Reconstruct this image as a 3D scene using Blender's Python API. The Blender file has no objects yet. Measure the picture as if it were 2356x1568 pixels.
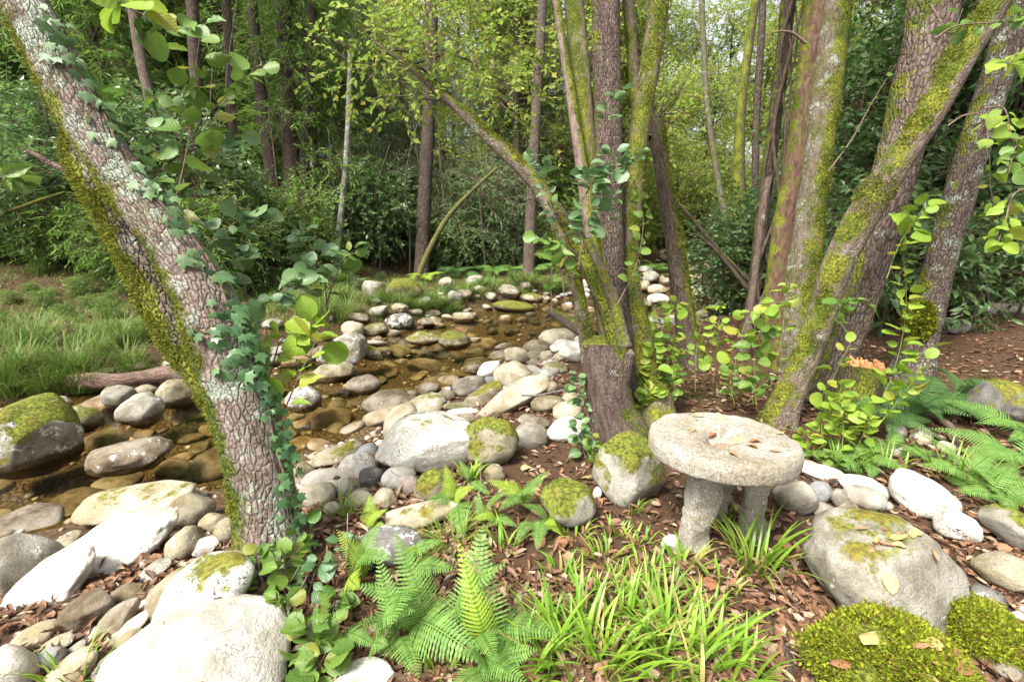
import bpy, math, random
import numpy as np
from mathutils import Vector, Matrix
from mathutils.bvhtree import BVHTree

# ------------------------------------------------------------------ camera, sky, sun, exposure
SC = bpy.context.scene
COL = SC.collection
PITCH = math.radians(14.0)
CAMZ = 1.65
FPX, CU, CV = 1047.0, 1178.0, 784.0          # focal length and centre in the units used for sighting below
cam_d = bpy.data.cameras.new('camera')
cam_d.lens = 16.0
cam_d.sensor_width = 36.0
cam_d.clip_start = 0.05
cam_d.clip_end = 600.0
cam = bpy.data.objects.new('camera', cam_d)
COL.objects.link(cam)
cam.location = (0, 0, CAMZ)
cam.rotation_euler = (math.pi / 2 - PITCH, 0, 0)
SC.camera = cam

SUN_EL, SUN_AZ = math.radians(56), math.radians(222)   # azimuth clockwise from +Y
world = bpy.data.worlds.new('World')
SC.world = world
world.use_nodes = True
wn = world.node_tree
wn.nodes.clear()
sky = wn.nodes.new('ShaderNodeTexSky')
sky.sky_type = 'NISHITA'
sky.sun_disc = False
sky.sun_elevation = SUN_EL
sky.sun_rotation = SUN_AZ
sky.air_density = 1.0
sky.dust_density = 4.0
hs = wn.nodes.new('ShaderNodeHueSaturation')
hs.inputs['Saturation'].default_value = 0.22           # thin cloud: nearly white sky
bg = wn.nodes.new('ShaderNodeBackground')
bg.inputs['Strength'].default_value = 0.13
wo = wn.nodes.new('ShaderNodeOutputWorld')
wn.links.new(sky.outputs[0], hs.inputs['Color'])
wn.links.new(hs.outputs[0], bg.inputs['Color'])
wn.links.new(bg.outputs[0], wo.inputs['Surface'])

sun_d = bpy.data.lights.new('sun', 'SUN')
sun_d.energy = 3.0
sun_d.angle = math.radians(16)
sun_d.color = (1.0, 0.96, 0.88)
sun = bpy.data.objects.new('sun', sun_d)
COL.objects.link(sun)
sdir = Vector((math.sin(SUN_AZ) * math.cos(SUN_EL), math.cos(SUN_AZ) * math.cos(SUN_EL), math.sin(SUN_EL)))
sun.rotation_euler = sdir.to_track_quat('Z', 'Y').to_euler()
sun.location = sdir * 30

SC.view_settings.view_transform = 'Standard'
SC.view_settings.look = 'None'
SC.view_settings.gamma = 1.0
SC.view_settings.use_curve_mapping = False
SC.view_settings.exposure = 1.35
cy = SC.cycles
cy.max_bounces = 4
cy.diffuse_bounces = 3
cy.glossy_bounces = 2
cy.transmission_bounces = 4
cy.transparent_max_bounces = 6
cy.caustics_reflective = False
cy.caustics_refractive = False
cy.use_denoising = True
cy.denoising_prefilter = 'FAST'
cy.use_adaptive_sampling = True
cy.adaptive_threshold = 0.02

RNG = np.random.default_rng(11)
random.seed(11)

# ------------------------------------------------------------------ helpers: sighting
SP, CP = math.sin(PITCH), math.cos(PITCH)
CAM = np.array([0.0, 0.0, CAMZ])

def rdir(u, v):
    a = (u - CU) / FPX
    b = (CV - v) / FPX
    return np.array([a, CP + b * SP, -SP + b * CP])

def at(u, v, d):
    return CAM + rdir(u, v) * d

# ------------------------------------------------------------------ helpers: noise
def _h(ix, iy, iz):
    n = (ix * 374761393 + iy * 668265263 + iz * 2147483647 + 144665) & 0xffffffff
    n = ((n ^ (n >> 13)) * 1274126177) & 0xffffffff
    n = (n ^ (n >> 16)) * 2246822519 & 0xffffffff
    return ((n >> 8) & 0xffff) / 32767.5 - 1.0

def noise(p):
    p = np.asarray(p, float)
    i = np.floor(p).astype(np.int64)
    f = p - i
    f = f * f * (3 - 2 * f)
    x, y, z = i[..., 0], i[..., 1], i[..., 2]
    fx, fy, fz = f[..., 0], f[..., 1], f[..., 2]
    def L(a, b, t): return a + (b - a) * t
    return L(L(L(_h(x, y, z), _h(x + 1, y, z), fx), L(_h(x, y + 1, z), _h(x + 1, y + 1, z), fx), fy),
             L(L(_h(x, y, z + 1), _h(x + 1, y, z + 1), fx), L(_h(x, y + 1, z + 1), _h(x + 1, y + 1, z + 1), fx), fy), fz)

def sstep(a, b, x):
    t = np.clip((x - a) / (b - a), 0, 1)
    return t * t * (3 - 2 * t)

# ------------------------------------------------------------------ the lie of the land
# stream centreline: x, y, half width, water level
ST = np.array([(-16, -.6, 1.8, -.46), (-8, 2.2, 1.8, -.45), (-5.0, 3.9, 1.75, -.45), (-3.3, 4.7, 1.6, -.45), (-2.3, 6.6, 1.65, -.45),
               (-1.2, 8.4, 1.6, -.45), (0.9, 10.7, 2.0, -.44), (3.6, 12.4, 2.2, -.36), (6.4, 16, 2.3, -.26), (10.5, 24, 2.4, -.05),
               (17, 29, 2.6, .15), (50, 34, 3.0, .5)], float)

def stream(x, y):
    best = np.full(np.shape(x), 1e9)
    hw = np.zeros(np.shape(x)); wz = np.zeros(np.shape(x)); side = np.zeros(np.shape(x))
    for a, b in zip(ST[:-1], ST[1:]):
        dx, dy = b[0] - a[0], b[1] - a[1]
        l2 = dx * dx + dy * dy
        t = np.clip(((x - a[0]) * dx + (y - a[1]) * dy) / l2, 0, 1)
        px, py = a[0] + t * dx, a[1] + t * dy
        d = np.hypot(x - px, y - py)
        m = d < best
        best = np.where(m, d, best)
        hw = np.where(m, a[2] + t * (b[2] - a[2]), hw)
        wz = np.where(m, a[3] + t * (b[3] - a[3]), wz)
        side = np.where(m, np.sign(dx * (y - a[1]) - dy * (x - a[0])), side)
    return best, hw, wz, side            # side +1: far (left) bank, -1: the camera's bank

def height(x, y):
    x = np.asarray(x, float); y = np.asarray(y, float)
    d, hw, wz, side = stream(x, y)
    n2 = noise(np.stack([x * .55, y * .55, x * 0 + 3.3], -1))
    s = d - hw + .22 * n2
    bed = wz - (.34 - .24 * sstep(9.2, 10.6, y)) * sstep(0, .9, -s)
    so = np.maximum(s, 0)
    near = wz + (0 - wz) * sstep(-.1, 1.9, so) + 1.6 * (1 - np.exp(-np.maximum(so - 7, 0) * .07))
    near = near + 1.9 * (1 - np.exp(-.105 * np.maximum(x - 4.4 - .12 * y, 0))) + .02 * np.maximum(-y, 0)
    far = wz + .34 * sstep(0, .7, so) + .055 * so + .20 * np.maximum(so - 4.5, 0) + .18 * np.maximum(so - 9, 0)
    far = np.where(far > 2.5, 2.5 + 4.5 * (1 - np.exp(-(np.maximum(far, 2.5) - 2.5) / 4.5)), far)
    out = np.where(side > 0, far, near)
    z = np.where(s < 0, bed, out)
    amp = .03 + .10 * sstep(.5, 4, so)
    n1 = noise(np.stack([x * 1.7, y * 1.7, x * 0 + 9.1], -1))
    n0 = noise(np.stack([x * .35, y * .35, x * 0 + 1.7], -1))
    return z + amp * .35 * n1 + amp * .6 * n0 + .012 * noise(np.stack([x * 7, y * 7, x * 0], -1))

def hz(x, y):
    return float(height(np.array([x]), np.array([y]))[0])

TT = np.geomspace(.4, 140, 900)
def ground(u, v, up=0.0, water=False):
    """where the sight line meets the land (or the water), raised by up"""
    r = rdir(u, v)
    P = CAM[None] + r[None] * TT[:, None]
    g = height(P[:, 0], P[:, 1])
    if water:
        g = np.maximum(g, stream(P[:, 0], P[:, 1])[2] * (stream(P[:, 0], P[:, 1])[0] < stream(P[:, 0], P[:, 1])[1] + .3)
                       + -9 * (stream(P[:, 0], P[:, 1])[0] >= stream(P[:, 0], P[:, 1])[1] + .3))
    f = P[:, 2] - g - up
    k = np.argmax(f < 0)
    if f[k] >= 0:
        return P[-1], TT[-1]
    if k == 0:
        return P[0], TT[0]
    t = TT[k - 1] + (TT[k] - TT[k - 1]) * f[k - 1] / (f[k - 1] - f[k])
    return CAM + r * t, t

# ------------------------------------------------------------------ helpers: meshes and objects
def mesh(name, V, F, smooth=True, tc=None):
    me = bpy.data.meshes.new(name)
    V = np.asarray(V, np.float32).reshape(-1, 3)
    Fs = F if isinstance(F, list) else [F]
    Fs = [np.asarray(f, np.int32) for f in Fs if len(f)]
    me.vertices.add(len(V))
    me.vertices.foreach_set('co', V.ravel())
    li = np.concatenate([f.ravel() for f in Fs])
    tot = np.concatenate([np.full(len(f), f.shape[1], np.int32) for f in Fs])
    st = np.concatenate([[0], np.cumsum(tot)[:-1]]).astype(np.int32)
    me.loops.add(len(li))
    me.loops.foreach_set('vertex_index', li)
    me.polygons.add(len(tot))
    me.polygons.foreach_set('loop_start', st)
    me.polygons.foreach_set('loop_total', tot)
    me.polygons.foreach_set('use_smooth', np.full(len(tot), smooth, bool))
    if tc is not None:
        a = me.attributes.new('tc', 'FLOAT_VECTOR', 'POINT')
        a.data.foreach_set('vector', np.asarray(tc, np.float32).ravel())
    me.update(calc_edges=True)
    return me

def obj(name, me, mat=None, parent=None, loc=(0, 0, 0), M=None, label=None, cat=None, group=None, kind=None):
    o = bpy.data.objects.new(name, me)
    COL.objects.link(o)
    if me is not None and mat is not None and not me.materials:
        me.materials.append(mat)
    if parent is not None:
        o.parent = parent
    if M is not None:
        o.matrix_basis = M
    else:
        o.location = loc
    if label: o['label'] = label
    if cat: o['category'] = cat
    if group: o['group'] = group
    if kind: o['kind'] = kind
    return o

def thing(name, label, cat, loc, group=None):
    return obj(name, None, None, loc=tuple(loc), label=label, cat=cat, group=group)

def frames(D, N):
    """orthonormal columns X, D, N' for arrays of directions and normals"""
    D = D / (np.linalg.norm(D, axis=-1, keepdims=True) + 1e-9)
    X = np.cross(D, N)
    X /= (np.linalg.norm(X, axis=-1, keepdims=True) + 1e-9)
    Z = np.cross(X, D)
    return X, D, Z

def scatter(P, D, N, S, tv, tf, SX=None):
    """one vertex/face array with a template leaf at every P, growing along D, facing N"""
    X, Y, Z = frames(D, N)
    S = np.asarray(S)[:, None, None]
    sx = S if SX is None else np.asarray(SX)[:, None, None]
    V = P[:, None] + tv[None, :, 0:1] * X[:, None] * sx + tv[None, :, 1:2] * Y[:, None] * S + tv[None, :, 2:3] * Z[:, None] * S
    n, k = len(P), len(tv)
    F = (tf[None] + (np.arange(n) * k)[:, None, None]).reshape(-1, tf.shape[1])
    return V.reshape(-1, 3), F

def mat4(p, d, n, s):
    X, Y, Z = frames(np.asarray(d, float)[None], np.asarray(n, float)[None])
    M = Matrix.Identity(4)
    for i in range(3):
        M[i][0], M[i][1], M[i][2], M[i][3] = X[0, i] * s, Y[0, i] * s, Z[0, i] * s, p[i]
    return M

def rnd(n, k=3):
    return RNG.normal(size=(n, k))

def unit(a):
    a = np.asarray(a, float)
    return a / (np.linalg.norm(a, axis=-1, keepdims=True) + 1e-9)

def curve(P, n):
    """Catmull-Rom through rows of P"""
    P = np.asarray(P, float)
    if len(P) == 2:
        t = np.linspace(0, 1, n)[:, None]
        return P[0] * (1 - t) + P[1] * t
    Q = np.vstack([2 * P[0] - P[1], P, 2 * P[-1] - P[-2]])
    T = np.linspace(0, len(P) - 1 - 1e-6, n)
    i = T.astype(int); t = (T - i)[:, None]
    a, b, c, d = Q[i], Q[i + 1], Q[i + 2], Q[i + 3]
    return .5 * (2 * b + (c - a) * t + (2 * a - 5 * b + 4 * c - d) * t * t + (3 * b - a - 3 * c + d) * t ** 3)

def tube(P, nseg=10, n=None, rough=.0, freq=6.0, seed=0.0, cap=True, lobes=0.0):
    """tapered limb through rows (x, y, z, r); returns verts, faces, bark coordinates"""
    P = np.asarray(P, float)
    ln = np.linalg.norm(np.diff(P[:, :3], axis=0), axis=1).sum()
    n = n or max(4, int(ln / .12))
    C = curve(P, n)
    C[:, 3] = np.maximum(C[:, 3], .0012)
    T = unit(np.gradient(C[:, :3], axis=0))
    ref = np.array([1.0, 0.1, 0.03]) if abs(T[0, 0]) < .9 else np.array([0, 1.0, .03])
    X = np.zeros_like(T)
    x = ref
    for k in range(n):
        x = x - T[k] * np.dot(x, T[k]); x = x / np.linalg.norm(x); X[k] = x
    Y = np.cross(T, X)
    th = np.linspace(0, 2 * math.pi, nseg, endpoint=False)
    s = np.concatenate([[0], np.cumsum(np.linalg.norm(np.diff(C[:, :3], axis=0), axis=1))])
    r0 = C[:, 3].mean()
    tc = np.stack([np.broadcast_to(r0 * np.cos(th), (n, nseg)), np.broadcast_to(r0 * np.sin(th), (n, nseg)),
                   np.broadcast_to(s[:, None], (n, nseg))], -1) + seed * 7.13
    R = np.broadcast_to(C[:, 3:4], (n, nseg)).copy()
    if rough:
        q = tc * np.array([1, 1, .3]) * freq
        R *= 1 + rough * (noise(q) + .5 * noise(q * 2.3 + 5) + .9 * noise(tc * np.array([1.5, 1.5, .9]) * 2.1 + 9))
    if lobes:
        fall = np.clip(1 - s / (ln * .22), 0, 1)[:, None] ** 2
        R *= 1 + lobes * fall * (1.0 + .6 * np.cos(5 * th[None] + seed))
    V = C[:, None, :3] + R[..., None] * (np.cos(th)[None, :, None] * X[:, None] + np.sin(th)[None, :, None] * Y[:, None])
    i = np.arange(n - 1)[:, None] * nseg; j = np.arange(nseg)[None]; j2 = (j + 1) % nseg
    F = np.stack([i + j, i + j2, i + nseg + j2, i + nseg + j], -1).reshape(-1, 4)
    V = V.reshape(-1, 3); tc = tc.reshape(-1, 3)
    Fs = [F]
    if cap:
        V = np.vstack([V, C[-1, :3] + T[-1] * C[-1, 3] * .25]); tc = np.vstack([tc, tc[-1]])
        b = (n - 1) * nseg
        Fs.append(np.stack([b + np.arange(nseg), b + (np.arange(nseg) + 1) % nseg, np.full(nseg, len(V) - 1)], -1))
    return V, Fs, tc

def join(parts):
    """several (V, Fs, tc) into one"""
    Vs, Fs, Ts, o = [], [], [], 0
    for V, F, t in parts:
        Vs.append(V); Ts.append(t if t is not None else np.zeros_like(V))
        for f in (F if isinstance(F, list) else [F]):
            Fs.append(np.asarray(f) + o)
        o += len(V)
    return np.vstack(Vs), Fs, np.vstack(Ts)

# ------------------------------------------------------------------ materials
class NT:
    def __init__(s, name):
        s.m = bpy.data.materials.new(name); s.m.use_nodes = True
        s.t = s.m.node_tree; s.t.nodes.clear()
        s.out = s.n('ShaderNodeOutputMaterial')
    def n(s, typ, **kw):
        nd = s.t.nodes.new(typ)
        for k, v in kw.items(): setattr(nd, k, v)
        return nd
    def set(s, sock, v):
        if isinstance(v, bpy.types.NodeSocket): s.t.links.new(v, sock)
        else:
            if sock.type == 'RGBA' and len(v) == 3: v = (*v, 1)
            sock.default_value = v
    def math(s, op, a, b=0.0, c=None, clamp=False):
        nd = s.n('ShaderNodeMath', operation=op, use_clamp=clamp)
        s.set(nd.inputs[0], a); s.set(nd.inputs[1], b)
        if c is not None: s.set(nd.inputs[2], c)
        return nd.outputs[0]
    def step(s, x, a, b):
        nd = s.n('ShaderNodeMapRange', interpolation_type='SMOOTHSTEP')
        s.set(nd.inputs[0], x); s.set(nd.inputs[1], a); s.set(nd.inputs[2], b)
        return nd.outputs[0]
    def mix(s, f, a, b, mode='MIX'):
        nd = s.n('ShaderNodeMix', data_type='RGBA', blend_type=mode)
        s.set(nd.inputs[0], f); s.set(nd.inputs[6], a); s.set(nd.inputs[7], b)
        return nd.outputs[2]
    def noise(s, vec, scale, detail=4.0, rough=.55, dist=0.0):
        nd = s.n('ShaderNodeTexNoise')
        s.set(nd.inputs['Vector'], vec); s.set(nd.inputs['Scale'], scale)
        nd.inputs['Detail'].default_value = detail; nd.inputs['Roughness'].default_value = rough
        nd.inputs['Distortion'].default_value = dist
        return nd.outputs[0]
    def voro(s, vec, scale, feature='F1', out=0):
        nd = s.n('ShaderNodeTexVoronoi', feature=feature)
        s.set(nd.inputs['Vector'], vec); s.set(nd.inputs['Scale'], scale)
        return nd.outputs[out]
    def vmath(s, op, a, b):
        nd = s.n('ShaderNodeVectorMath', operation=op)
        s.set(nd.inputs[0], a)
        s.set(nd.inputs[1], b)
        return nd.outputs['Value'] if op == 'DOT_PRODUCT' else nd.outputs[0]
    def prop(s, name, out='Fac'):
        nd = s.n('ShaderNodeAttribute', attribute_type='OBJECT', attribute_name=name)
        return nd.outputs[out]
    def bump(s, h, strength, dist):
        nd = s.n('ShaderNodeBump')
        s.set(nd.inputs['Height'], h); nd.inputs['Strength'].default_value = strength; nd.inputs['Distance'].default_value = dist
        return nd.outputs[0]
    def bsdf(s, col, rough=.8, normal=None, spec=.3):
        nd = s.n('ShaderNodeBsdfPrincipled')
        s.set(nd.inputs['Base Color'], col); s.set(nd.inputs['Roughness'], rough)
        s.set(nd.inputs['Specular IOR Level'], spec)
        if normal is not None: s.set(nd.inputs['Normal'], normal)
        return nd.outputs[0]
    def end(s, sh):
        s.t.links.new(sh, s.out.inputs['Surface'])
        return s.m

def m_rock():
    t = NT('river_rock')
    oi = t.n('ShaderNodeObjectInfo')
    tcn = t.n('ShaderNodeTexCoord')
    geo = t.n('ShaderNodeNewGeometry')
    off = t.math('MULTIPLY', oi.outputs['Random'], 57.0)
    comb = t.n('ShaderNodeCombineXYZ')
    for i in range(3): t.t.links.new(off, comb.inputs[i])
    v = t.vmath('ADD', geo.outputs['Position'], comb.outputs[0])
    tint = t.prop('tint', 'Color')
    big = t.noise(v, 5.0, 3, .6)
    mid = t.noise(v, 22.0, 4, .65)
    fine = t.noise(v, 130.0, 2, .7)
    vo = t.voro(v, 95.0)
    c = t.mix(t.step(big, .35, .68), t.mix(.34, tint, (.16, .13, .09), 'MULTIPLY'), t.mix(.16, tint, (.8, .78, .72)))
    c = t.mix(t.math('MULTIPLY', t.step(big, .52, .40), .6), c, t.mix(.5, c, (.55, .50, .30), 'MULTIPLY'))
    c = t.mix(t.math('MULTIPLY', t.step(mid, .42, .62), .45), c, t.mix(.5, c, (.30, .27, .22)))
    speck = t.math('MULTIPLY', t.step(t.math('ADD', t.math('MULTIPLY', fine, .7), t.math('MULTIPLY', vo, .3)), .52, .36), t.prop('speck'))
    c = t.mix(speck, c, (.05, .045, .04))
    # streaks and cracks
    w = t.noise(v, 3.0, 3, .5, 1.5)
    crk = t.step(t.math('ABSOLUTE', t.math('SUBTRACT', w, .5)), .006, .0)
    c = t.mix(t.math('MULTIPLY', crk, .55), c, (.07, .055, .04))
    # lichen: pale crust with black dots
    li = t.noise(v, 9.0, 5, .72)
    lm = t.step(t.math('ADD', li, t.math('MULTIPLY', t.prop('lichen'), .45)), .66, .74)
    lc = t.mix(t.step(t.noise(v, 60., 3, .7), .40, .50), (.06, .06, .05), (.66, .66, .60))
    c = t.mix(lm, c, lc)
    # moss where the stone faces up
    sep = t.n('ShaderNodeSeparateXYZ'); t.t.links.new(geo.outputs['Normal'], sep.inputs[0])
    mn = t.noise(v, 6.0, 5, .7)
    ms = t.math('ADD', t.math('ADD', t.math('MULTIPLY', sep.outputs[2], .30), t.math('MULTIPLY', mn, .9)), t.math('MULTIPLY', t.prop('moss'), .8))
    mm = t.math('MULTIPLY', t.step(ms, .84, .95), t.step(t.prop('moss'), .01, .05))
    mc = t.mix(t.step(t.noise(v, 45., 4, .7), .35, .65), (.035, .045, .007), (.19, .21, .025))
    mc = t.mix(t.step(mn, .45, .7), mc, t.mix(.5, mc, (.20, .13, .03)))
    c = t.mix(mm, c, mc)
    # wet below and just above the water line
    ps = t.n('ShaderNodeSeparateXYZ'); t.t.links.new(geo.outputs['Position'], ps.inputs[0])
    wl = t.math('ADD', t.math('SUBTRACT', ps.outputs[2], t.prop('wet')), t.math('MULTIPLY', mid, -.03))
    wet = t.step(wl, .075, .035)
    c = t.mix(wet, c, t.mix(1.0, c, (.36, .28, .18), 'MULTIPLY'))
    rough = t.math('SUBTRACT', .86, t.math('MULTIPLY', wet, .5))
    h = t.math('ADD', t.math('MULTIPLY', mid, .7), t.math('MULTIPLY', t.noise(v, 110., 2, .7), .35))
    return t.end(t.bsdf(c, rough, t.bump(h, .75, .018), .25))

def m_bark():
    t = NT('tree_bark')
    a = t.n('ShaderNodeAttribute', attribute_type='GEOMETRY', attribute_name='tc').outputs['Vector']
    geo = t.n('ShaderNodeNewGeometry')
    sc = t.vmath('MULTIPLY', a, (1, 1, .3))
    wob = t.noise(a, 9., 3, .6)
    wv = t.n('ShaderNodeVectorMath', operation='SCALE')
    nv = t.n('ShaderNodeTexNoise'); t.t.links.new(a, nv.inputs['Vector']); nv.inputs['Scale'].default_value = 14.
    t.t.links.new(nv.outputs['Color'], wv.inputs[0]); wv.inputs['Scale'].default_value = .014
    sv = t.vmath('ADD', sc, wv.outputs[0])
    cs = t.math('MULTIPLY', t.prop('crack_scale'), 1.9)
    e = t.voro(sv, cs, 'DISTANCE_TO_EDGE')
    crack = t.math('MULTIPLY', t.math('MULTIPLY', t.step(e, .12, .01), t.step(t.noise(a, 16., 3, .6), .28, .62)), t.prop('crack'))
    mid = t.noise(sc, 30., 3, .65)
    fine = t.noise(a, 110., 2, .7)
    tint = t.mix(1., t.prop('tint', 'Color'), (.60, .60, .60), 'MULTIPLY')
    c = t.mix(t.step(mid, .3, .7), t.mix(.55, tint, (.13, .10, .08), 'MULTIPLY'), t.mix(.15, tint, (.36, .31, .27)))
    c = t.mix(t.math('MULTIPLY', t.step(fine, .5, .3), .5), c, (.04, .03, .022))
    # algae film
    al = t.noise(a, 4.0, 4, .6)
    c = t.mix(t.math('MULTIPLY', t.step(t.math('ADD', al, t.math('MULTIPLY', t.prop('algae'), .4)), .55, .8), .8), c, t.mix(mid, (.05, .05, .015), (.17, .165, .045)))
    # lichen rosettes
    l1 = t.noise(a, 6.5, 3, .6)
    l2 = t.noise(a, 48., 4, .75)
    lm = t.step(t.math('ADD', t.math('ADD', t.math('MULTIPLY', l1, .7), t.math('MULTIPLY', l2, .55)), t.math('MULTIPLY', t.prop('lichen'), .55)), .80, .90)
    c = t.mix(lm, c, t.mix(t.step(fine, .35, .65), (.17, .19, .14), (.42, .46, .37)))
    c = t.mix(t.math('MULTIPLY', crack, .85), c, (.035, .026, .019))
    # moss on the side that faces moss_dir
    fd = t.vmath('DOT_PRODUCT', geo.outputs['Normal'], t.prop('moss_dir', 'Vector'))
    mn = t.noise(a, 5.5, 4, .65)
    ms = t.math('ADD', t.math('ADD', t.math('MULTIPLY', fd, .42), t.math('MULTIPLY', mn, .85)), t.math('MULTIPLY', t.prop('moss'), .7))
    mm = t.math('MULTIPLY', t.step(ms, .80, .93), t.step(t.prop('moss'), .01, .04))
    mc = t.mix(t.step(t.noise(a, 60., 4, .75), .34, .66), (.05, .056, .01), (.24, .25, .032))
    mc = t.mix(t.step(t.noise(a, 3.3, 3, .6), .42, .62), mc, t.mix(1., mc, (.45, .55, .5), 'MULTIPLY'))
    c = t.mix(mm, c, mc)
    h = t.math('ADD', t.math('MULTIPLY', t.math('MINIMUM', e, .2), t.math('MULTIPLY', t.prop('crack'), 4.)), t.math('MULTIPLY', t.noise(a, 60., 3, .7), .7))
    return t.end(t.bsdf(c, .9, t.bump(h, .9, .02), .15))

def m_leaf(name, c1, c2, trans=.35, rough=.45, spec=.4, c3=None, vein=False):
    t = NT(name)
    geo = t.n('ShaderNodeNewGeometry')
    oi = t.n('ShaderNodeObjectInfo')
    r = t.math('FRACT', t.math('ADD', geo.outputs['Random Per Island'], t.math('MULTIPLY', oi.outputs['Random'], 7.31)))
    c = t.mix(r, c1, c2)
    if c3 is not None:
        c = t.mix(t.step(t.math('FRACT', t.math('MULTIPLY', r, 13.7)), .80, .93), c, c3)
    if vein:
        n = t.noise(geo.outputs['Position'], 55., 3, .6)
        c = t.mix(t.math('MULTIPLY', n, .5), c, t.mix(.5, c, (.02, .02, .005)))
    nrm = None
    if vein:
        tcn = t.n('ShaderNodeTexCoord')
        sp = t.n('ShaderNodeSeparateXYZ'); t.t.links.new(tcn.outputs['Object'], sp.inputs[0])
        ax = t.math('ABSOLUTE', sp.outputs[0])
        sv = t.math('SINE', t.math('MULTIPLY', t.math('SUBTRACT', sp.outputs[1], t.math('MULTIPLY', ax, .8)), 48.))
        vn = t.math('MAXIMUM', t.step(sv, .75, .98), t.step(ax, .022, .008))
        c = t.mix(t.math('MULTIPLY', vn, .14), c, t.mix(.5, c, (.55, .62, .25)))
        nrm = t.bump(t.math('MULTIPLY', sv, .5), .25, .003)
    tr = t.n('ShaderNodeBsdfTranslucent')
    t.t.links.new(t.mix(.6, c, (.85, .95, .25), 'MULTIPLY') if False else c, tr.inputs['Color'])
    mx = t.n('ShaderNodeMixShader'); mx.inputs[0].default_value = trans
    t.t.links.new(t.bsdf(c, rough, nrm, spec), mx.inputs[1]); t.t.links.new(tr.outputs[0], mx.inputs[2])
    return t.end(mx.outputs[0])

def m_ground():
    t = NT('forest_floor')
    geo = t.n('ShaderNodeNewGeometry'); p = geo.outputs['Position']
    n1 = t.noise(p, 3., 3, .6); n2 = t.noise(p, 26., 4, .7); vo = t.voro(p, 38., 'F1', 1)
    n3 = t.noise(p, .7, 4, .6)
    c = t.mix(n2, (.030, .019, .012), (.115, .066, .038))
    c = t.mix(t.math('MULTIPLY', t.step(n1, .4, .7), .55), c, t.mix(.6, (.13, .075, .04), vo, 'MULTIPLY'))
    c = t.mix(t.step(n3, .56, .70), c, t.mix(n2, (.02, .032, .008), (.075, .09, .02)))
    # the stream bed: amber gravel
    st = t.n('ShaderNodeAttribute', attribute_type='GEOMETRY', attribute_name='tc')
    sep = t.n('ShaderNodeSeparateXYZ'); t.t.links.new(st.outputs['Vector'], sep.inputs[0])
    gv = t.voro(p, 16., 'F1', 1)
    gd = t.voro(p, 16., 'DISTANCE_TO_EDGE')
    gr = t.mix(t.math('MULTIPLY', t.noise(gv, 4., 1), 1.), (.05, .036, .018), (.24, .16, .075))
    gr = t.mix(t.step(gd, .06, .0), gr, (.02, .015, .01))
    c = t.mix(sep.outputs[0], c, gr)
    h = t.math('ADD', n2, t.math('MULTIPLY', t.math('MULTIPLY', t.step(gd, 0., .3), sep.outputs[0]), 1.2))
    return t.end(t.bsdf(c, .92, t.bump(h, .8, .03), .15))

def m_water():
    t = NT('stream_water')
    geo = t.n('ShaderNodeNewGeometry'); p = geo.outputs['Position']
    st = t.n('ShaderNodeAttribute', attribute_type='GEOMETRY', attribute_name='tc')
    sep = t.n('ShaderNodeSeparateXYZ'); t.t.links.new(st.outputs['Vector'], sep.inputs[0])
    h = t.math('ADD', t.math('MULTIPLY', t.noise(p, 5., 2, .5), .35), t.math('MULTIPLY', t.noise(p, 17., 3, .6), t.math('MULTIPLY', sep.outputs[0], 1.3)))
    nb = t.bump(h, .6, .025)
    fr = t.n('ShaderNodeFresnel'); fr.inputs['IOR'].default_value = 1.33; t.t.links.new(nb, fr.inputs['Normal'])
    tp = t.n('ShaderNodeBsdfTransparent'); tp.inputs['Color'].default_value = (.86, .79, .58, 1)
    gl = t.n('ShaderNodeBsdfGlossy'); gl.inputs['Roughness'].default_value = .04; t.t.links.new(nb, gl.inputs['Normal'])
    mx = t.n('ShaderNodeMixShader')
    t.t.links.new(fr.outputs[0], mx.inputs[0]); t.t.links.new(tp.outputs[0], mx.inputs[1]); t.t.links.new(gl.outputs[0], mx.inputs[2])
    return t.end(mx.outputs[0])

def m_granite():
    t = NT('cut_granite')
    geo = t.n('ShaderNodeNewGeometry'); tcn = t.n('ShaderNodeTexCoord'); v = tcn.outputs['Object']
    n1 = t.noise(v, 7., 5, .6); f = t.noise(v, 75., 4, .75); g = t.noise(v, 150., 3, .7); vo = t.voro(v, 60.)
    c = t.mix(t.step(n1, .3, .7), (.33, .285, .22), (.47, .435, .38))
    c = t.mix(t.math('MULTIPLY', t.step(f, .48, .36), .75), c, (.17, .14, .095))
    c = t.mix(t.step(f, .56, .66), c, (.74, .70, .63))
    c = t.mix(t.math('MULTIPLY', t.step(g, .42, .30), .8), c, (.06, .05, .035))
    st = t.math('MULTIPLY', t.step(t.noise(v, 3.4, 5, .65), .46, .66), .8)
    c = t.mix(st, c, t.mix(1., c, (.55, .50, .36), 'MULTIPLY'))
    h = t.math('ADD', t.math('MULTIPLY', f, .8), t.math('ADD', t.math('MULTIPLY', g, .35), t.math('MULTIPLY', t.noise(v, 18., 4, .6), .7)))
    return t.end(t.bsdf(c, .9, t.bump(h, .9, .012), .2))

def m_plain(name, c1, c2, scale=20., rough=.85, bump=.4):
    t = NT(name)
    tcn = t.n('ShaderNodeTexCoord')
    n = t.noise(tcn.outputs['Object'], scale, 5, .65)
    return t.end(t.bsdf(t.mix(t.step(n, .3, .7), c1, c2), rough, t.bump(n, bump, .01), .2))

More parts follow.
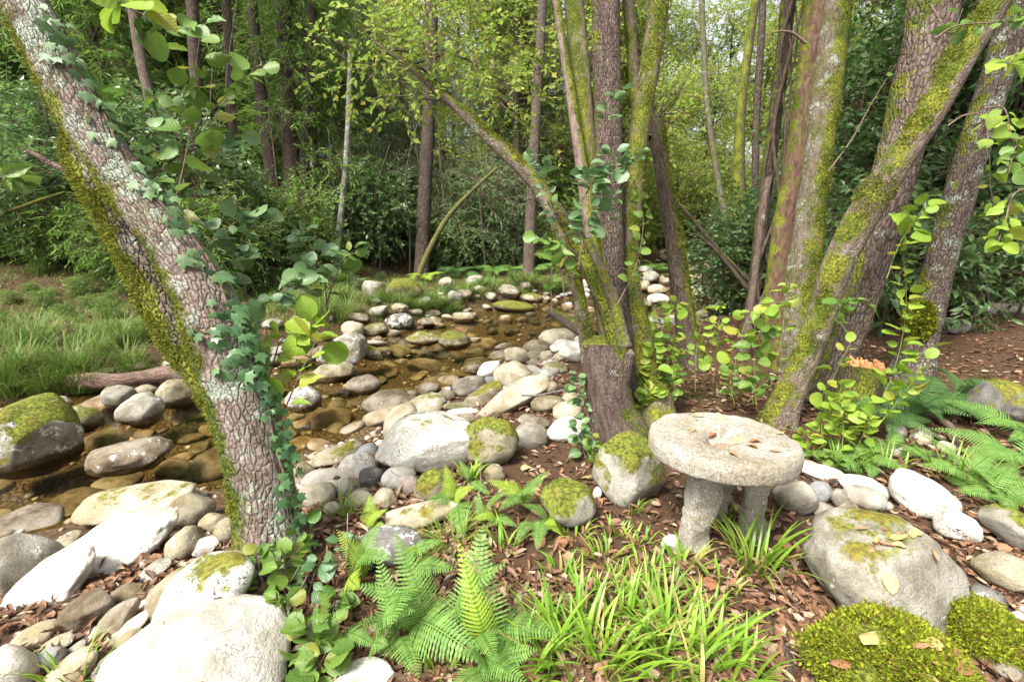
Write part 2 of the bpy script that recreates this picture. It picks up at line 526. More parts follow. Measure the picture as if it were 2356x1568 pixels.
ROCK, BARK, GROUND, WATER, GRAN = m_rock(), m_bark(), m_ground(), m_water(), m_granite()
L_ALDER = m_leaf('alder_leaf', (.10, .21, .035), (.20, .32, .055), .38, .42, .45, (.28, .30, .05), vein=True)
L_LIME = m_leaf('young_alder_leaf', (.22, .37, .035), (.36, .50, .06), .42, .45, .4, (.40, .40, .06), vein=True)
L_BLUE = m_leaf('bluish_alder_leaf', (.09, .19, .075), (.19, .31, .12), .3, .38, .5, vein=True)  # cooler, bluer green than the other alder leaves
L_IVY = m_leaf('ivy_leaf', (.05, .125, .045), (.12, .23, .085), .2, .35, .5)
L_CROWN_Y = m_leaf('sunlit_crown_leaf', (.22, .335, .05), (.38, .49, .10), .55, .5, .3, (.50, .46, .10))  # sunny, backlit look put into a brighter yellow green leaf colour
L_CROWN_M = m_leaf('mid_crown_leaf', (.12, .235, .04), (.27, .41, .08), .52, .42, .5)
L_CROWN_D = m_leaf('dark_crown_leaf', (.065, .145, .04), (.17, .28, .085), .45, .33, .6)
L_GREY = m_leaf('grey_willow_leaf', (.13, .215, .085), (.27, .36, .16), .45, .45, .5)
L_FERN = m_leaf('fern_green', (.13, .27, .055), (.22, .37, .085), .38, .5, .3)
L_FERN_Y = m_leaf('fern_yellow_green', (.30, .44, .045), (.38, .52, .07), .4, .5, .3)
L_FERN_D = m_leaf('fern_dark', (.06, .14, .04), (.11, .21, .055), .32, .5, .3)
L_GRASS = m_leaf('strap_grass', (.11, .25, .02), (.29, .45, .045), .35, .38, .5, (.40, .34, .11))
L_GRASS_F = m_leaf('fine_grass', (.085, .17, .03), (.19, .28, .055), .3, .5, .3, (.30, .26, .10))
L_DEAD = m_leaf('dead_leaf', (.07, .038, .022), (.29, .155, .09), .12, .6, .3, (.42, .33, .22))
L_TMOSS = m_leaf('trunk_moss', (.085, .105, .012), (.27, .29, .035), .3, .7, .15, (.16, .13, .03))
L_MOSS = m_leaf('cushion_moss', (.10, .14, .012), (.36, .40, .03), .3, .7, .15, (.20, .13, .04))
TWIG = m_plain('twig_bark', (.10, .065, .045), (.22, .16, .12), 40.)
TWIG_G = m_plain('green_stem', (.14, .18, .04), (.22, .24, .07), 40.)
CUTW = m_plain('cut_wood', (.36, .15, .06), (.55, .28, .13), 30.)
DEADW = m_plain('bare_dead_wood', (.20, .145, .12), (.36, .28, .24), 14.)
PLAST = m_plain('blue_plastic', (.02, .25, .5), (.05, .4, .65), 10., .4)

# ------------------------------------------------------------------ leaf templates: grow along +Y, face +Z, length 1
KITE = (np.array([(0, 0, 0), (.30, .45, .07), (0, 1, -.06), (-.30, .45, .07)], float), np.array([(0, 1, 2), (0, 2, 3)]))
LANCE = (np.array([(0, 0, 0), (.085, .42, .02), (0, 1, -.12), (-.085, .42, .02)], float), np.array([(0, 1, 2), (0, 2, 3)]))

def leaf_grid(prof, cup=.12, droop=.15, wav=.0, seed=0):
    """prof: rows (t, halfwidth)"""
    rng = np.random.default_rng(seed)
    V, n = [], len(prof)
    for i, (t, w) in enumerate(prof):
        zc = -droop * t * t
        wj = w * (1 + rng.uniform(-.06, .06))
        e = cup * w + wav * math.sin(i * 2.1 + seed)
        V += [(-wj, t, zc + e), (-wj * .5, t - .01, zc + e * .35), (0, t - .02, zc), (wj * .5, t - .01, zc + e * .35), (wj, t, zc + e + wav * .6 * math.cos(i * 1.7))]
    F = []
    for i in range(n - 1):
        for k in range(4):
            a = i * 5 + k
            F += [(a, a + 1, a + 6), (a, a + 6, a + 5)]
    return np.array(V, float), np.array(F)

ALD = [leaf_grid([(0, .012), (.06, .014), (.12, .16), (.25, .31), (.36, .38), (.44, .42), (.5, .40), (.58, .435), (.66, .40), (.74, .385), (.84, .30), (.93, .19), (.985, .05)], c, d, .012, s)
       for s, (c, d) in enumerate([(.25, .2), (.1, .35), (-.25, .05), (.5, .4)])]
ALD += [leaf_grid([(0, .012), (.07, .014), (.12, .13), (.2, .22), (.28, .235), (.36, .30), (.43, .285), (.5, .31), (.58, .275), (.66, .265), (.75, .18), (.84, .135), (.93, .05), (1., .004)], c, d, .02, s + 9)
        for s, (c, d) in enumerate([(.3, .25), (.6, .45), (-.2, .3)])]
LAU = [leaf_grid([(0, .01), (.1, .05), (.3, .15), (.5, .18), (.7, .14), (.9, .05), (1, .005)], .2, .3, .0, s) for s in range(2)]
def ivy_leaf(seed):
    rng = np.random.default_rng(seed)
    ang = [(-150, .34), (-118, .52), (-88, .36), (-58, .66), (-28, .42), (0, .92), (28, .42), (58, .66), (88, .36), (118, .52), (150, .34)]
    pts = [(0, 0.02, 0)] + [(math.sin(math.radians(a)) * r * rng.uniform(.9, 1.08), .32 + math.cos(math.radians(a)) * r * .75, rng.uniform(-.05, .05) - .12 * r * abs(math.sin(math.radians(a)))) for a, r in ang]
    V = np.array([(0, .32, .03)] + pts, float)
    n = len(pts)
    return V, np.array([(0, 1 + i, 1 + (i + 1) % n) for i in range(n)])
IVY = [ivy_leaf(s) for s in range(3)]
DEADL = [leaf_grid([(0, .01), (.15, .16), (.4, .31), (.65, .30), (.85, .18), (1, .01)], .5, .25, .05, 3), leaf_grid([(0, .01), (.2, .10), (.5, .16), (.8, .10), (1, .01)], .8, -.3, .06, 5),
         leaf_grid([(0, .01), (.2, .24), (.5, .36), (.8, .25), (1, .02)], -.3, .35, .06, 8)]

_LM = {}
def leaf_obj(parent, base, p, d, n, s, kind, mat, name='leaf'):
    """one leaf as an object of its own; alike leaves share mesh data"""
    tl = {'alder': ALD, 'ivy': IVY, 'laurel': LAU, 'dead': DEADL}[kind]
    i = random.randrange(len(tl))
    key = (kind, i, mat.name)
    if key not in _LM:
        me = mesh(kind + '_leaf', tl[i][0], tl[i][1]); me.materials.append(mat); _LM[key] = me
    return obj(name, _LM[key], None, parent, M=mat4(np.asarray(p) - np.asarray(base), d, n, s))

# ================================================================== the setting
def axis(lo, hi, c, fine, grow):
    a = [c]
    s = fine
    while a[-1] < hi: a.append(a[-1] + s); s = max(fine, (a[-1] - c - 5) * grow)
    b = [c]
    s = fine
    while b[-1] > lo: b.append(b[-1] - s); s = max(fine, (c - b[-1] - 5) * grow)
    return np.array(b[:0:-1] + a)
gx = axis(-150, 150, 0, .075, .035)
gy = axis(-12, 220, 3.5, .075, .030)
GX, GY = np.meshgrid(gx, gy)
GZ = height(GX, GY)
sd, shw, swz, sside = stream(GX, GY)
gravel = sstep(.35, -.1, sd - shw + .25 * noise(np.stack([GX * 2, GY * 2, GX * 0], -1))) * sstep(60, 40, GY)
nx, ny = len(gx), len(gy)
ii = (np.arange(ny - 1)[:, None] * nx + np.arange(nx - 1)[None]).ravel()
obj('ground', mesh('ground', np.stack([GX, GY, GZ], -1), np.stack([ii, ii + 1, ii + nx + 1, ii + nx], -1),
                   tc=np.stack([gravel, gravel, gravel], -1).reshape(-1, 3)), GROUND, kind='structure')

# water: a ribbon along the stream at the stream's own level
wc = curve(ST, 260)
tan = unit(np.gradient(wc[:, :2], axis=0)); nrm = np.stack([-tan[:, 1], tan[:, 0]], -1)
off = np.linspace(-1, 1, 13)
WV = np.zeros((260, 13, 3))
WV[..., :2] = wc[:, None, :2] + nrm[:, None] * (off[None, :, None] * (wc[:, None, 2:3] + .75))
WV[..., 2] = wc[:, 3:4]
rip = np.broadcast_to((sstep(9.0, 10.2, wc[:, 1]) * .9 + .05)[:, None, None], (260, 13, 3))
ii = (np.arange(259)[:, None] * 13 + np.arange(12)[None]).ravel()
obj('water', mesh('water', WV, np.stack([ii, ii + 13, ii + 14, ii + 1], -1), tc=rip.reshape(-1, 3)), WATER, kind='structure')

# ================================================================== rocks
_ICO = {}
def ico(sub):
    if sub not in _ICO:
        import bmesh
        bm = bmesh.new(); bmesh.ops.create_icosphere(bm, subdivisions=sub, radius=1)
        _ICO[sub] = (np.array([v.co[:] for v in bm.verts]), np.array([[v.index for v in f.verts] for f in bm.faces]))
        bm.free()
    return _ICO[sub]

def rock_shape(seed, sub, lump=.16, ang=.35):
    rng = np.random.default_rng(seed)
    P, F = ico(sub)
    so = rng.uniform(-50, 50, 3)
    r = 1 + lump * noise(P * 1.1 + so) + lump * .5 * noise(P * 2.6 + so) + .03 * noise(P * 6 + so)
    Q = P * r[:, None]
    for k in range(int(3 + ang * 9)):
        n = unit(rng.normal(size=3)); o = rng.uniform(.62, .92)
        q = Q @ n - o
        Q = Q - np.where(q > 0, q * min(1, .35 + ang), 0)[:, None] * n
    Q = Q + unit(Q) * (.006 * noise(Q * 16 + so))[:, None]
    lo, hi = Q.min(0), Q.max(0)
    return (Q - (lo + hi) / 2) / ((hi - lo) / 2), F

W_, C_, T_, G_, B_, N_, D_, O_, K_ = ((.70, .66, .59), (.42, .365, .245), (.245, .20, .11), (.28, .255, .205), (.20, .205, .22), (.15, .108, .06), (.085, .075, .072), (.155, .14, .055), (.37, .31, .20))
ROCKS = []      # placed circles (x, y, r) for the scatter to avoid
PLACED = []     # rock objects
def rock(u, v, w, h, rot, tint, label, moss=0., lichen=0., ang=.35, speck=.35, emb=.68, deep=.9, sub=4, name='boulder', cat='boulder', group=None, lump=.15):
    ca, cb = (u - CU) / FPX, (v - CV) / FPX
    w, h = w * 1.05, h * 1.05
    w2, h2 = w / math.sqrt(1 + ca * ca * .8), h / math.sqrt(1 + cb * cb * .6)
    c = .1
    cr = abs(math.cos(math.radians(rot)))
    P, d = ground(u, v + h * .3, 0, True)
    sdist, hw, wz, _ = stream(np.array(P[0]), np.array(P[1]))
    if sdist < hw - .1: emb = .5
    for _ in range(4):
        P, d = ground(u, v, c * emb, True)
        a = w2 / 2 * d / FPX
        r = rdir(u, v); th = math.atan2(-r[2], r[1])
        b = deep * min(a, h2 / 2 * d / FPX * 1.6)
        hm = h2 / 2 * d / FPX
        c = math.sqrt(max(hm * hm - (b * math.sin(th)) ** 2, (.45 * hm) ** 2)) / max(.5, math.cos(th))
    sdist, hw, wz, _ = stream(np.array(P[0]), np.array(P[1]))
    wet = float(wz) if sdist < hw + .5 else -9.
    seed = int(u * 7 + v * 13) % 100000
    Q, F = rock_shape(seed, sub, lump, ang)
    o = obj(name, mesh(name, Q * np.array([a, b, c]), F), ROCK, label=label, cat=cat, group=group)
    M = Matrix.Rotation(-math.radians(rot), 4, Vector(r).normalized()) @ Matrix.Rotation(-math.atan(ca) * .5, 4, 'Z')
    o.matrix_basis = Matrix.Translation(Vector(P)) @ M
    o['tint'] = tuple(float(x) for x in np.clip(np.array(tint) * RNG.uniform(.9, 1.1), 0, .85)); o['moss'] = float(moss); o['lichen'] = float(lichen + .05); o['speck'] = float(speck); o['wet'] = wet
    ROCKS.append((P[0], P[1], max(a, b)))
    PLACED.append(o)
    return o

RL = [
 # --- heap at the lower left
 (452, 1532, 440, 310, -4, W_, 'huge smooth white boulder at the bottom edge, largest of the pale heap', 0, 0, .3, .2),
 (468, 1372, 270, 190, 36, W_, 'white boulder with black lichen speckles and moss cap at the foot of the leaning tree', .22, .30, .3, .7),
 (412, 1368, 150, 110, 52, T_, 'olive brown smooth boulder wedged behind the black speckled white one', .12, 0, .2, .2),
 (108, 1345, 272, 128, 40, W_, 'long white boulder sloping down to the left edge', 0, .02, .15, .2),
 (264, 1260, 318, 142, 17, W_, 'long white boulder with fine dark cracks lying across the heap beside the stream', 0, .05, .2, .25),
 (318, 1160, 275, 108, -5, C_, 'broad greenish cream boulder at the edge of the brown water', .12, .1, .15, .2),
 (435, 1178, 116, 84, 22, T_, 'pointed tan boulder behind the long white boulder with dark cracks', .05, .05, .5, .2),
 (60, 1290, 170, 150, 28, G_, 'grey white boulder at the left edge below the brown water', 0, .12, .3, .4),
 (492, 1205, 72, 52, 18, T_, 'small tan boulder just left of the leaning trunk', 0, 0, .2, .2),
 (528, 1222, 74, 66, 40, T_, 'tan egg shaped boulder touching the leaning trunk', 0, 0, .15, .2),
 (473, 1256, 74, 52, 4, W_, 'blocky yellowish white stone beside the long white boulder', 0, 0, .8, .2),
 (425, 1255, 100, 78, 32, T_, 'grey tan boulder tucked under the end of the long white boulder', .03, .05, .3, .2),
 (347, 1317, 108, 42, 30, G_, 'thin layered grey white flake of rock lying on leaf litter', 0, .08, .8, .5),
 (202, 1400, 138, 90, 26, N_, 'brown block of rock lying below the two long white boulders', .03, 0, .6, .3),
 (293, 1364, 82, 44, -2, T_, 'flat oval tan stone in the gap under the long white boulder', 0, 0, .1, .2),
 (262, 1440, 160, 72, 42, N_, 'brown wedge shaped stone with a green tinge among the pale pebbles', .08, 0, .5, .3),
 (275, 1464, 156, 46, 36, C_, 'long pale finger shaped stone in the heap', 0, 0, .15, .2),
 (308, 1477, 70, 62, 30, K_, 'rounded pale tan stone beside the huge white boulder', 0, 0, .1, .2),
 (317, 1500, 74, 36, 46, W_, 'narrow white stone leaning on the huge white boulder', 0, 0, .3, .2),
 (208, 1457, 58, 32, 26, W_, 'small white oval pebble between brown stones', 0, 0, .1, .15),
 (73, 1468, 128, 54, 16, K_, 'cream loaf shaped stone at the left below the sloping white boulder', 0, 0, .15, .2),
 (130, 1484, 86, 38, 16, T_, 'flat tan stone under the cream loaf shaped one', 0, 0, .2, .3),
 (32, 1538, 112, 112, 10, W_, 'white rounded boulder in the bottom left corner', 0, 0, .1, .1),
 (115, 1515, 76, 56, 12, B_, 'bluish grey smooth stone near the bottom left corner', 0, 0, .15, .2),
 (168, 1500, 74, 25, 38, G_, 'thin grey stone on edge among the pebbles', 0, 0, .3, .2),
 (160, 1543, 136, 72, 26, K_, 'cream white oval boulder at the bottom edge with grass blades over it', .03, 0, .1, .2),
 (252, 1532, 96, 62, 26, G_, 'tan grey stone pressed against the huge white boulder', 0, 0, .3, .2),
 (332, 1386, 38, 20, 8, W_, 'tiny white pebble on leaf litter below the flake of rock', 0, 0, .1, .1),
 (838, 1556, 140, 68, 4, W_, 'white rock with a mossy end at the bottom edge left of the ferns', .1, .15, .5, .5),
 # --- in the stream, left
 (70, 1002, 260, 185, -12, G_, 'large dark mossy boulder with white lichen at the left edge in the water', .50, .22, .45, .5),
 (130, 931, 78, 42, 4, T_, 'smooth tan stone behind the large mossy boulder in the water', 0, .05, .15, .2),
 (178, 966, 120, 66, -6, T_, 'low tan boulder with a mossy back standing in the stream', .30, .04, .2, .2),
 (280, 915, 80, 70, 32, G_, 'tilted grey stone on the far side of the stream behind the white veined one', .06, .04, .35, .3),
 (323, 944, 114, 78, 4, G_, 'rounded grey boulder with a white vein standing in the stream', .04, .18, .35, .3),
 (333, 903, 54, 36, -8, T_, 'small olive tan stone between two grey stream boulders', .05, 0, .1, .2),
 (405, 906, 104, 68, 8, T_, 'smooth tan boulder right behind the leaning trunk in the stream', .04, .06, .15, .2),
 (303, 1050, 190, 84, 6, N_, 'broad flat brown boulder with dry pale top rising from the clear water', 0, .12, .2, .3),
 (700, 920, 78, 62, 10, G_, 'pale grey lichen covered stone in the pool just right of the leaning trunk', 0, .3, .4, .5),
 (788, 814, 120, 86, 20, G_, 'angular lichen crusted boulder standing in the pool', .10, .24, .85, .6),
 (770, 856, 98, 46, 4, T_, 'smooth tan boulder in front of the angular lichen crusted one', .06, 0, .1, .2),
 (838, 886, 78, 48, 4, N_, 'round brown tan boulder alone in the pool with its reflection', 0, 0, .2, .2),
 (853, 811, 70, 32, -22, T_, 'low mossy wedge of rock behind the angular boulder in the pool', .26, .06, .6, .3),
 (855, 790, 76, 16, -4, G_, 'flat grey white slab just above the water', 0, .18, .4, .4),
 (976, 779, 84, 34, 0, T_, 'flat topped mossy boulder in the far part of the pool', .30, .12, .25, .3),
 (1046, 783, 72, 44, -4, O_, 'round green mossy boulder in the far part of the pool', .36, .06, .2, .2),
 (1092, 782, 30, 13, 0, K_, 'small flat pale stone right of the round green boulder in the pool', 0, 0, .2, .2),
 (1156, 800, 40, 23, 4, N_, 'brown oval stone at the right end of the pool', 0, 0, .15, .2),
 # --- near bank, right of the pool
 (1281, 779, 82, 46, 2, C_, 'large pale boulder in front of the fallen log by the pool', .05, .08, .2, .2),
 (1237, 799, 66, 36, 6, T_, 'low tan boulder at the far end of the near bank', 0, 0, .2, .2),
 (1320, 811, 66, 50, 10, W_, 'white boulder behind the mossy stump', .03, .08, .3, .2),
 (1292, 800, 52, 34, 10, W_, 'smaller white stone left of the white boulder behind the stump', 0, 0, .2, .2),
 (1190, 820, 60, 46, -6, C_, 'pale cone shaped stone at the pool edge', .03, .05, .4, .2),
 (1232, 819, 44, 27, 6, T_, 'tan stone between the cone shaped stone and the white boulder', 0, 0, .3, .2),
 (1258, 819, 32, 24, 0, C_, 'small cream stone behind the greenish brown one', 0, .05, .3, .2),
 (1122, 853, 64, 40, 52, W_, 'pointed white quartz stone tilted up at the pool edge', 0, .05, .5, .2),
 (1183, 860, 92, 62, -3, C_, 'round greenish cream boulder at the pool edge right of the white quartz stone', .04, .06, .2, .2),
 (1088, 848, 44, 24, 4, N_, 'brown wet stone at the pool edge left of the quartz stone', 0, .03, .3, .3),
 (1080, 889, 74, 46, 18, (.20, .165, .13), 'dark brown smooth boulder at the water edge', 0, .03, .2, .3),
 (1112, 910, 98, 44, 32, T_, 'tilted tan boulder with a mossy top beside the dark brown one', .24, .06, .35, .3),
 (1180, 916, 178, 66, 29, C_, 'long cream boulder lying diagonally on the near bank', 0, .10, .5, .3),
 (1260, 929, 76, 40, 4, T_, 'oval greenish tan boulder right of the long cream boulder', .03, .05, .15, .2),
 (1268, 891, 34, 30, 0, T_, 'small round tan stone above the oval greenish tan boulder', 0, 0, .1, .2),
 (1278, 847, 60, 36, 0, O_, 'greenish brown boulder below the white boulders by the stump', .12, 0, .2, .2),
 (1258, 862, 58, 32, 6, G_, 'lichen blotched white grey stone in the middle of the near bank', 0, .26, .5, .5),
 (1306, 946, 66, 44, 10, C_, 'pale knobbly stone left of the stump foot', .03, .10, .5, .3),
 (1228, 971, 74, 38, -14, N_, 'brown tan stone behind the pale grey round one', 0, .03, .3, .3),
 (1217, 998, 78, 64, -4, G_, 'pale grey round boulder next to the mossy block', 0, .08, .3, .3),
 (1299, 988, 86, 56, 22, W_, 'white grey boulder with layered streaks below the stump', 0, .12, .4, .4),
 (990, 1014, 232, 148, 4, W_, 'very large white lichen covered boulder with dark moss spots on the near bank', .10, .20, .3, .5),
 (1134, 1015, 116, 114, 0, T_, 'square brown block with mossy top beside the very large white boulder', .46, .04, .85, .3),
 (924, 976, 104, 66, 52, C_, 'tan tooth shaped boulder leaning at the pool edge', .02, .05, .3, .2),
 (986, 936, 86, 58, 12, C_, 'pale boulder with moss down its side behind the very large white boulder', .16, .16, .4, .3),
 (1068, 948, 80, 24, 0, W_, 'flat white stone behind the very large white boulder', 0, .05, .2, .2),
 (1058, 935, 76, 24, 0, O_, 'flat dark green stone at the water edge', .06, 0, .2, .3),
 (985, 895, 56, 30, 6, N_, 'grey brown stone at the pool edge holding dry leaves', 0, 0, .4, .3),
 (1026, 910, 42, 30, 0, N_, 'brown stone touching the dark brown smooth boulder', 0, 0, .4, .3),
 (948, 909, 38, 25, 12, N_, 'small brown stone lying in the pool margin', 0, 0, .3, .3),
 (1312, 918, 40, 33, 0, T_, 'small tan stone under the dry twig by the stump', 0, .04, .2, .2),
 # --- heap below the very large white boulder
 (822, 1073, 90, 66, 8, W_, 'white tan round boulder topping the cobble heap beside the leaning tree', 0, .05, .2, .3),
 (857, 1102, 54, 56, 10, D_, 'dark grey stone under the white tan round boulder', 0, .05, .3, .4),
 (889, 1060, 34, 38, -16, B_, 'dark blue grey stone next to the very large white boulder', 0, 0, .4, .3),
 (918, 1098, 76, 58, 14, W_, 'white pebble shaped boulder in front of the very large white boulder', 0, .02, .15, .2),
 (943, 1118, 46, 43, 14, (.30, .23, .20), 'reddish grey stone in front of the white pebble shaped boulder', 0, 0, .25, .3),
 (990, 1116, 80, 66, 18, T_, 'mossy brown boulder behind the pale fern fronds', .46, 0, .85, .3),
 (790, 1124, 44, 52, -8, W_, 'white egg shaped stone in the cobble heap', 0, 0, .1, .1),
 (823, 1117, 34, 30, 0, K_, 'cream fist sized stone right of the white egg shaped one', 0, 0, .1, .1),
 (825, 1149, 60, 44, 8, C_, 'pale round stone at the bottom of the cobble heap', 0, .03, .2, .2),
 (729, 1141, 86, 66, 14, C_, 'large pale tan cobble close to the leaning trunk', 0, .04, .15, .2),
 (745, 1096, 100, 50, 8, G_, 'grey white veined boulder behind the pale tan cobble', 0, .06, .4, .3),
 (700, 1086, 60, 54, 0, T_, 'tan boulder half hidden by the leaning trunk ivy', 0, 0, .2, .2),
 (775, 1047, 122, 48, 16, T_, 'mossy tan slab at the pool edge behind the cobble heap', .20, .04, .3, .2),
 (880, 1150, 60, 48, 12, C_, 'pale stone at the edge of the cobble heap beside the yellow fern', 0, .06, .4, .3),
 (765, 1170, 38, 32, 0, W_, 'small white pebble below the pale tan cobble', 0, 0, .1, .1),
 (1138, 1088, 48, 43, 0, T_, 'round greenish tan stone in the leaf litter below the mossy block', .05, .02, .15, .2),
 (974, 1182, 172, 60, 13, C_, 'flat cream slab with a mossy dark underside behind the ferns', .10, .06, .5, .3),
 (900, 1251, 152, 92, -3, D_, 'dark granite boulder with whitish lichen bloom among the ferns', 0, .20, .15, .5),
 (1305, 1162, 124, 108, -4, G_, 'mossy block with a bare white patch below the mossy boulder', .46, .12, .85, .4),
 (1448, 1084, 160, 158, -10, G_, 'mossy tilted boulder left of the millstone table', .46, .10, .85, .4),
 (1375, 1134, 21, 29, 0, W_, 'white pebble standing between the two mossy rocks', 0, 0, .1, .1),
 (1543, 1250, 40, 42, -30, W_, 'white quartz shard in the grass by the table leg', 0, 0, .9, .1),
 # --- right of the table
 (2036, 1322, 372, 262, -24, G_, 'big tan grey boulder with moss patches and dead leaves, largest below the table', .17, .05, .4, .4),
 (2062, 1546, 450, 250, -18, G_, 'boulder wholly covered in thick yellow green moss at the bottom edge', .62, 0, .95, .2),
 (2250, 1446, 240, 110, -16, G_, 'smaller boulder covered in thick yellow green moss behind the grey pebble', .62, 0, .7, .2),
 (2126, 1145, 172, 94, -22, W_, 'white egg shaped boulder above the big tan grey boulder', 0, .03, .15, .2),
 (2206, 1210, 112, 72, -24, W_, 'rough white speckled rock right of the white egg shaped boulder', 0, .20, .5, .6),
 (1830, 1143, 98, 84, -12, G_, 'greenish grey round boulder at the left end of the pile behind the table', .03, .06, .15, .3),
 (1812, 1108, 50, 42, 20, G_, 'grey stone behind the greenish grey round boulder', 0, .04, .3, .3),
 (1888, 1088, 124, 42, -8, W_, 'white flat boulder at the back of the stone pile', 0, .05, .2, .2),
 (1896, 1095, 52, 32, -10, B_, 'blue grey oval stone resting on the white flat boulder', 0, 0, .15, .2),
 (1888, 1132, 58, 52, -10, B_, 'blue grey round stone in the middle of the pile', 0, .03, .15, .2),
 (1992, 1122, 124, 50, -14, W_, 'white grey boulder at the right back of the stone pile', 0, .05, .3, .2),
 (1986, 1146, 100, 60, -8, G_, 'pale grey boulder resting in front on the pile', 0, .05, .35, .3),
 (1930, 1146, 40, 42, 20, G_, 'small grey stone between the blue grey and pale grey ones', 0, .03, .4, .2),
 (1900, 1176, 62, 42, -16, G_, 'grey stone at the foot of the pile', 0, .03, .2, .3),
 (1950, 1176, 54, 56, 20, N_, 'rusty brown grey stone at the foot of the pile', 0, 0, .6, .3),
 (2040, 1163, 30, 21, 0, C_, 'small beige pebble beside the white egg shaped boulder', 0, 0, .1, .1),
 (1856, 1070, 64, 28, -6, (.45, .33, .29), 'pinkish stone just behind the table rim', 0, .02, .3, .2),
 (2312, 1314, 140, 92, -10, C_, 'pale tan rock at the right edge beside the big tan grey boulder', .07, .04, .5, .3),
 (2276, 1373, 96, 50, -22, D_, 'dark green grey oval stone near the right edge', .06, .04, .15, .4),
 (2154, 1452, 84, 46, -12, G_, 'grey smooth pebble between the two moss covered boulders', 0, 0, .1, .2),
 (2265, 1498, 72, 52, -8, W_, 'white pink pebble below the smaller moss covered boulder', 0, 0, .1, .1),
 (2322, 1212, 150, 96, -10, G_, 'mossy grey boulder at the right edge below the ferns', .32, .04, .45, .3),
 (2350, 1487, 44, 46, 0, G_, 'grey pebble cut by the right edge', 0, 0, .2, .2),
 (2130, 1417, 66, 34, 14, N_, 'brown flat stone behind the moss covered boulder', 0, 0, .5, .3),
 (2315, 1420, 66, 34, -10, N_, 'brown stone half buried at the right edge', 0, 0, .4, .3),
 (2320, 1540, 80, 50, -10, G_, 'grey flat stone in the bottom right corner', 0, .05, .3, .3),
 (2071, 994, 32, 32, 0, G_, 'grey stone under the dark ferns right of the table', 0, .04, .5, .2),
 (2119, 1007, 62, 38, 84, C_, 'pale angular stone standing upright right of the table', 0, .05, .9, .2),
 (2070, 1038, 48, 28, -6, C_, 'pale flat stone in front of the grey one right of the table', 0, .03, .5, .2),
 (2177, 1029, 46, 30, -10, C_, 'pale tan stone beside the exposed root', 0, .03, .7, .2),
 (2136, 1048, 40, 24, 0, G_, 'small grey stone below the upright pale one', 0, .03, .5, .2),
 (2310, 938, 190, 120, -8, D_, 'dark moss covered boulder in the shade at the right edge', .30, 0, .3, .3),
 (2305, 712, 140, 30, 4, G_, 'long grey slab in the shade far right', .03, .05, .5, .3),
 (2225, 666, 74, 42, -6, D_, 'dark boulder in the shade under the laurels', .08, 0, .4, .3),
 (2200, 755, 60, 34, 0, D_, 'dark stone on the shaded leaf slope', .05, 0, .4, .3),
 # --- far bank
 (862, 667, 54, 50, 12, G_, 'grey upright boulder beside the round mossy one on the far bank', 0, .08, .5, .3),
 (931, 668, 86, 54, 0, O_, 'round brown green mossy boulder on the far bank', .46, .02, .15, .2),
 (1092, 647, 42, 27, 6, G_, 'grey boulder standing in the far grass', 0, .06, .5, .3),
 (1025, 651, 34, 25, 10, K_, 'pale tan stone in the far grass', 0, .05, .5, .3),
 (1170, 670, 50, 30, -6, K_, 'lichen dotted pale boulder on the far bank', .03, .22, .4, .5),
 (1047, 682, 36, 26, -8, G_, 'grey stone at the foot of the far bank grass', 0, .1, .3, .3),
 (1222, 685, 54, 23, -6, T_, 'low mossy boulder at the head of the riffle', .30, .1, .3, .3),
 (1182, 705, 96, 28, -4, O_, 'flat moss mound in the middle of the riffle', .60, 0, .2, .2),
 (811, 757, 52, 38, 2, C_, 'pale round boulder on the far side of the pool', 0, .05, .2, .2),
 (862, 759, 60, 30, 4, O_, 'brown green stone right of the pale round boulder across the pool', .14, .04, .3, .3),
 (918, 739, 66, 36, 0, D_, 'black and white speckled stone across the pool', .08, .34, .3, .6),
 (873, 714, 50, 24, 20, G_, 'grey tilted slab across the pool', 0, .05, .5, .3),
 (920, 708, 40, 23, -4, K_, 'tan stone below the grass tussocks across the pool', .05, .03, .3, .3),
 (980, 743, 38, 25, 0, N_, 'brown stone at the far edge of the pool', 0, .03, .4, .3),
 (1068, 730, 52, 25, 0, K_, 'pale flat boulder at the top of the riffle', .05, .08, .3, .3),
 (820, 729, 54, 19, -6, K_, 'pale brown slab across the pool', 0, .05, .4, .3),
 (680, 672, 44, 24, 0, G_, 'pale stone in the grass behind the sapling', 0, .2, .5, .4),
 (625, 745, 50, 24, 4, G_, 'grey stone behind the ivy covered trunk across the pool', 0, .1, .3, .4),
 (655, 806, 70, 24, 4, G_, 'grey slab between the trunk and the angular boulder', 0, .05, .4, .3),
 (735, 772, 66, 14, 2, B_, 'flat dark slab at the far edge of the pool', 0, .03, .3, .3),
 # --- upstream, seen between the trunks
 (1495, 640, 44, 32, 4, G_, 'grey boulder upstream between the mossy trunk and the snag', 0, .05, .2, .2),
 (1478, 660, 36, 30, 0, K_, 'pale greenish boulder upstream right of the mossy trunk', .04, .05, .2, .2),
 (1512, 668, 44, 28, 0, K_, 'cream boulder upstream left of the snag', 0, .03, .15, .2),
 (1516, 690, 52, 30, -6, W_, 'white boulder standing in the upstream water left of the snag', 0, .05, .3, .2),
 (1480, 700, 40, 26, 0, T_, 'tan boulder in the upstream water right of the mossy trunk', 0, .03, .2, .2),
 (1502, 738, 50, 24, 0, T_, 'low tan stone in the dark upstream water', 0, .03, .2, .2),
 (1640, 620, 54, 22, -2, K_, 'long pale boulder far upstream under the dark limb', 0, .05, .2, .2),
 (1665, 632, 44, 26, 0, N_, 'dark brown boulder far upstream beside the long pale one', .1, 0, .3, .3),
 (1600, 642, 42, 24, 4, T_, 'tan boulder far upstream right of the snag', 0, .03, .2, .2),
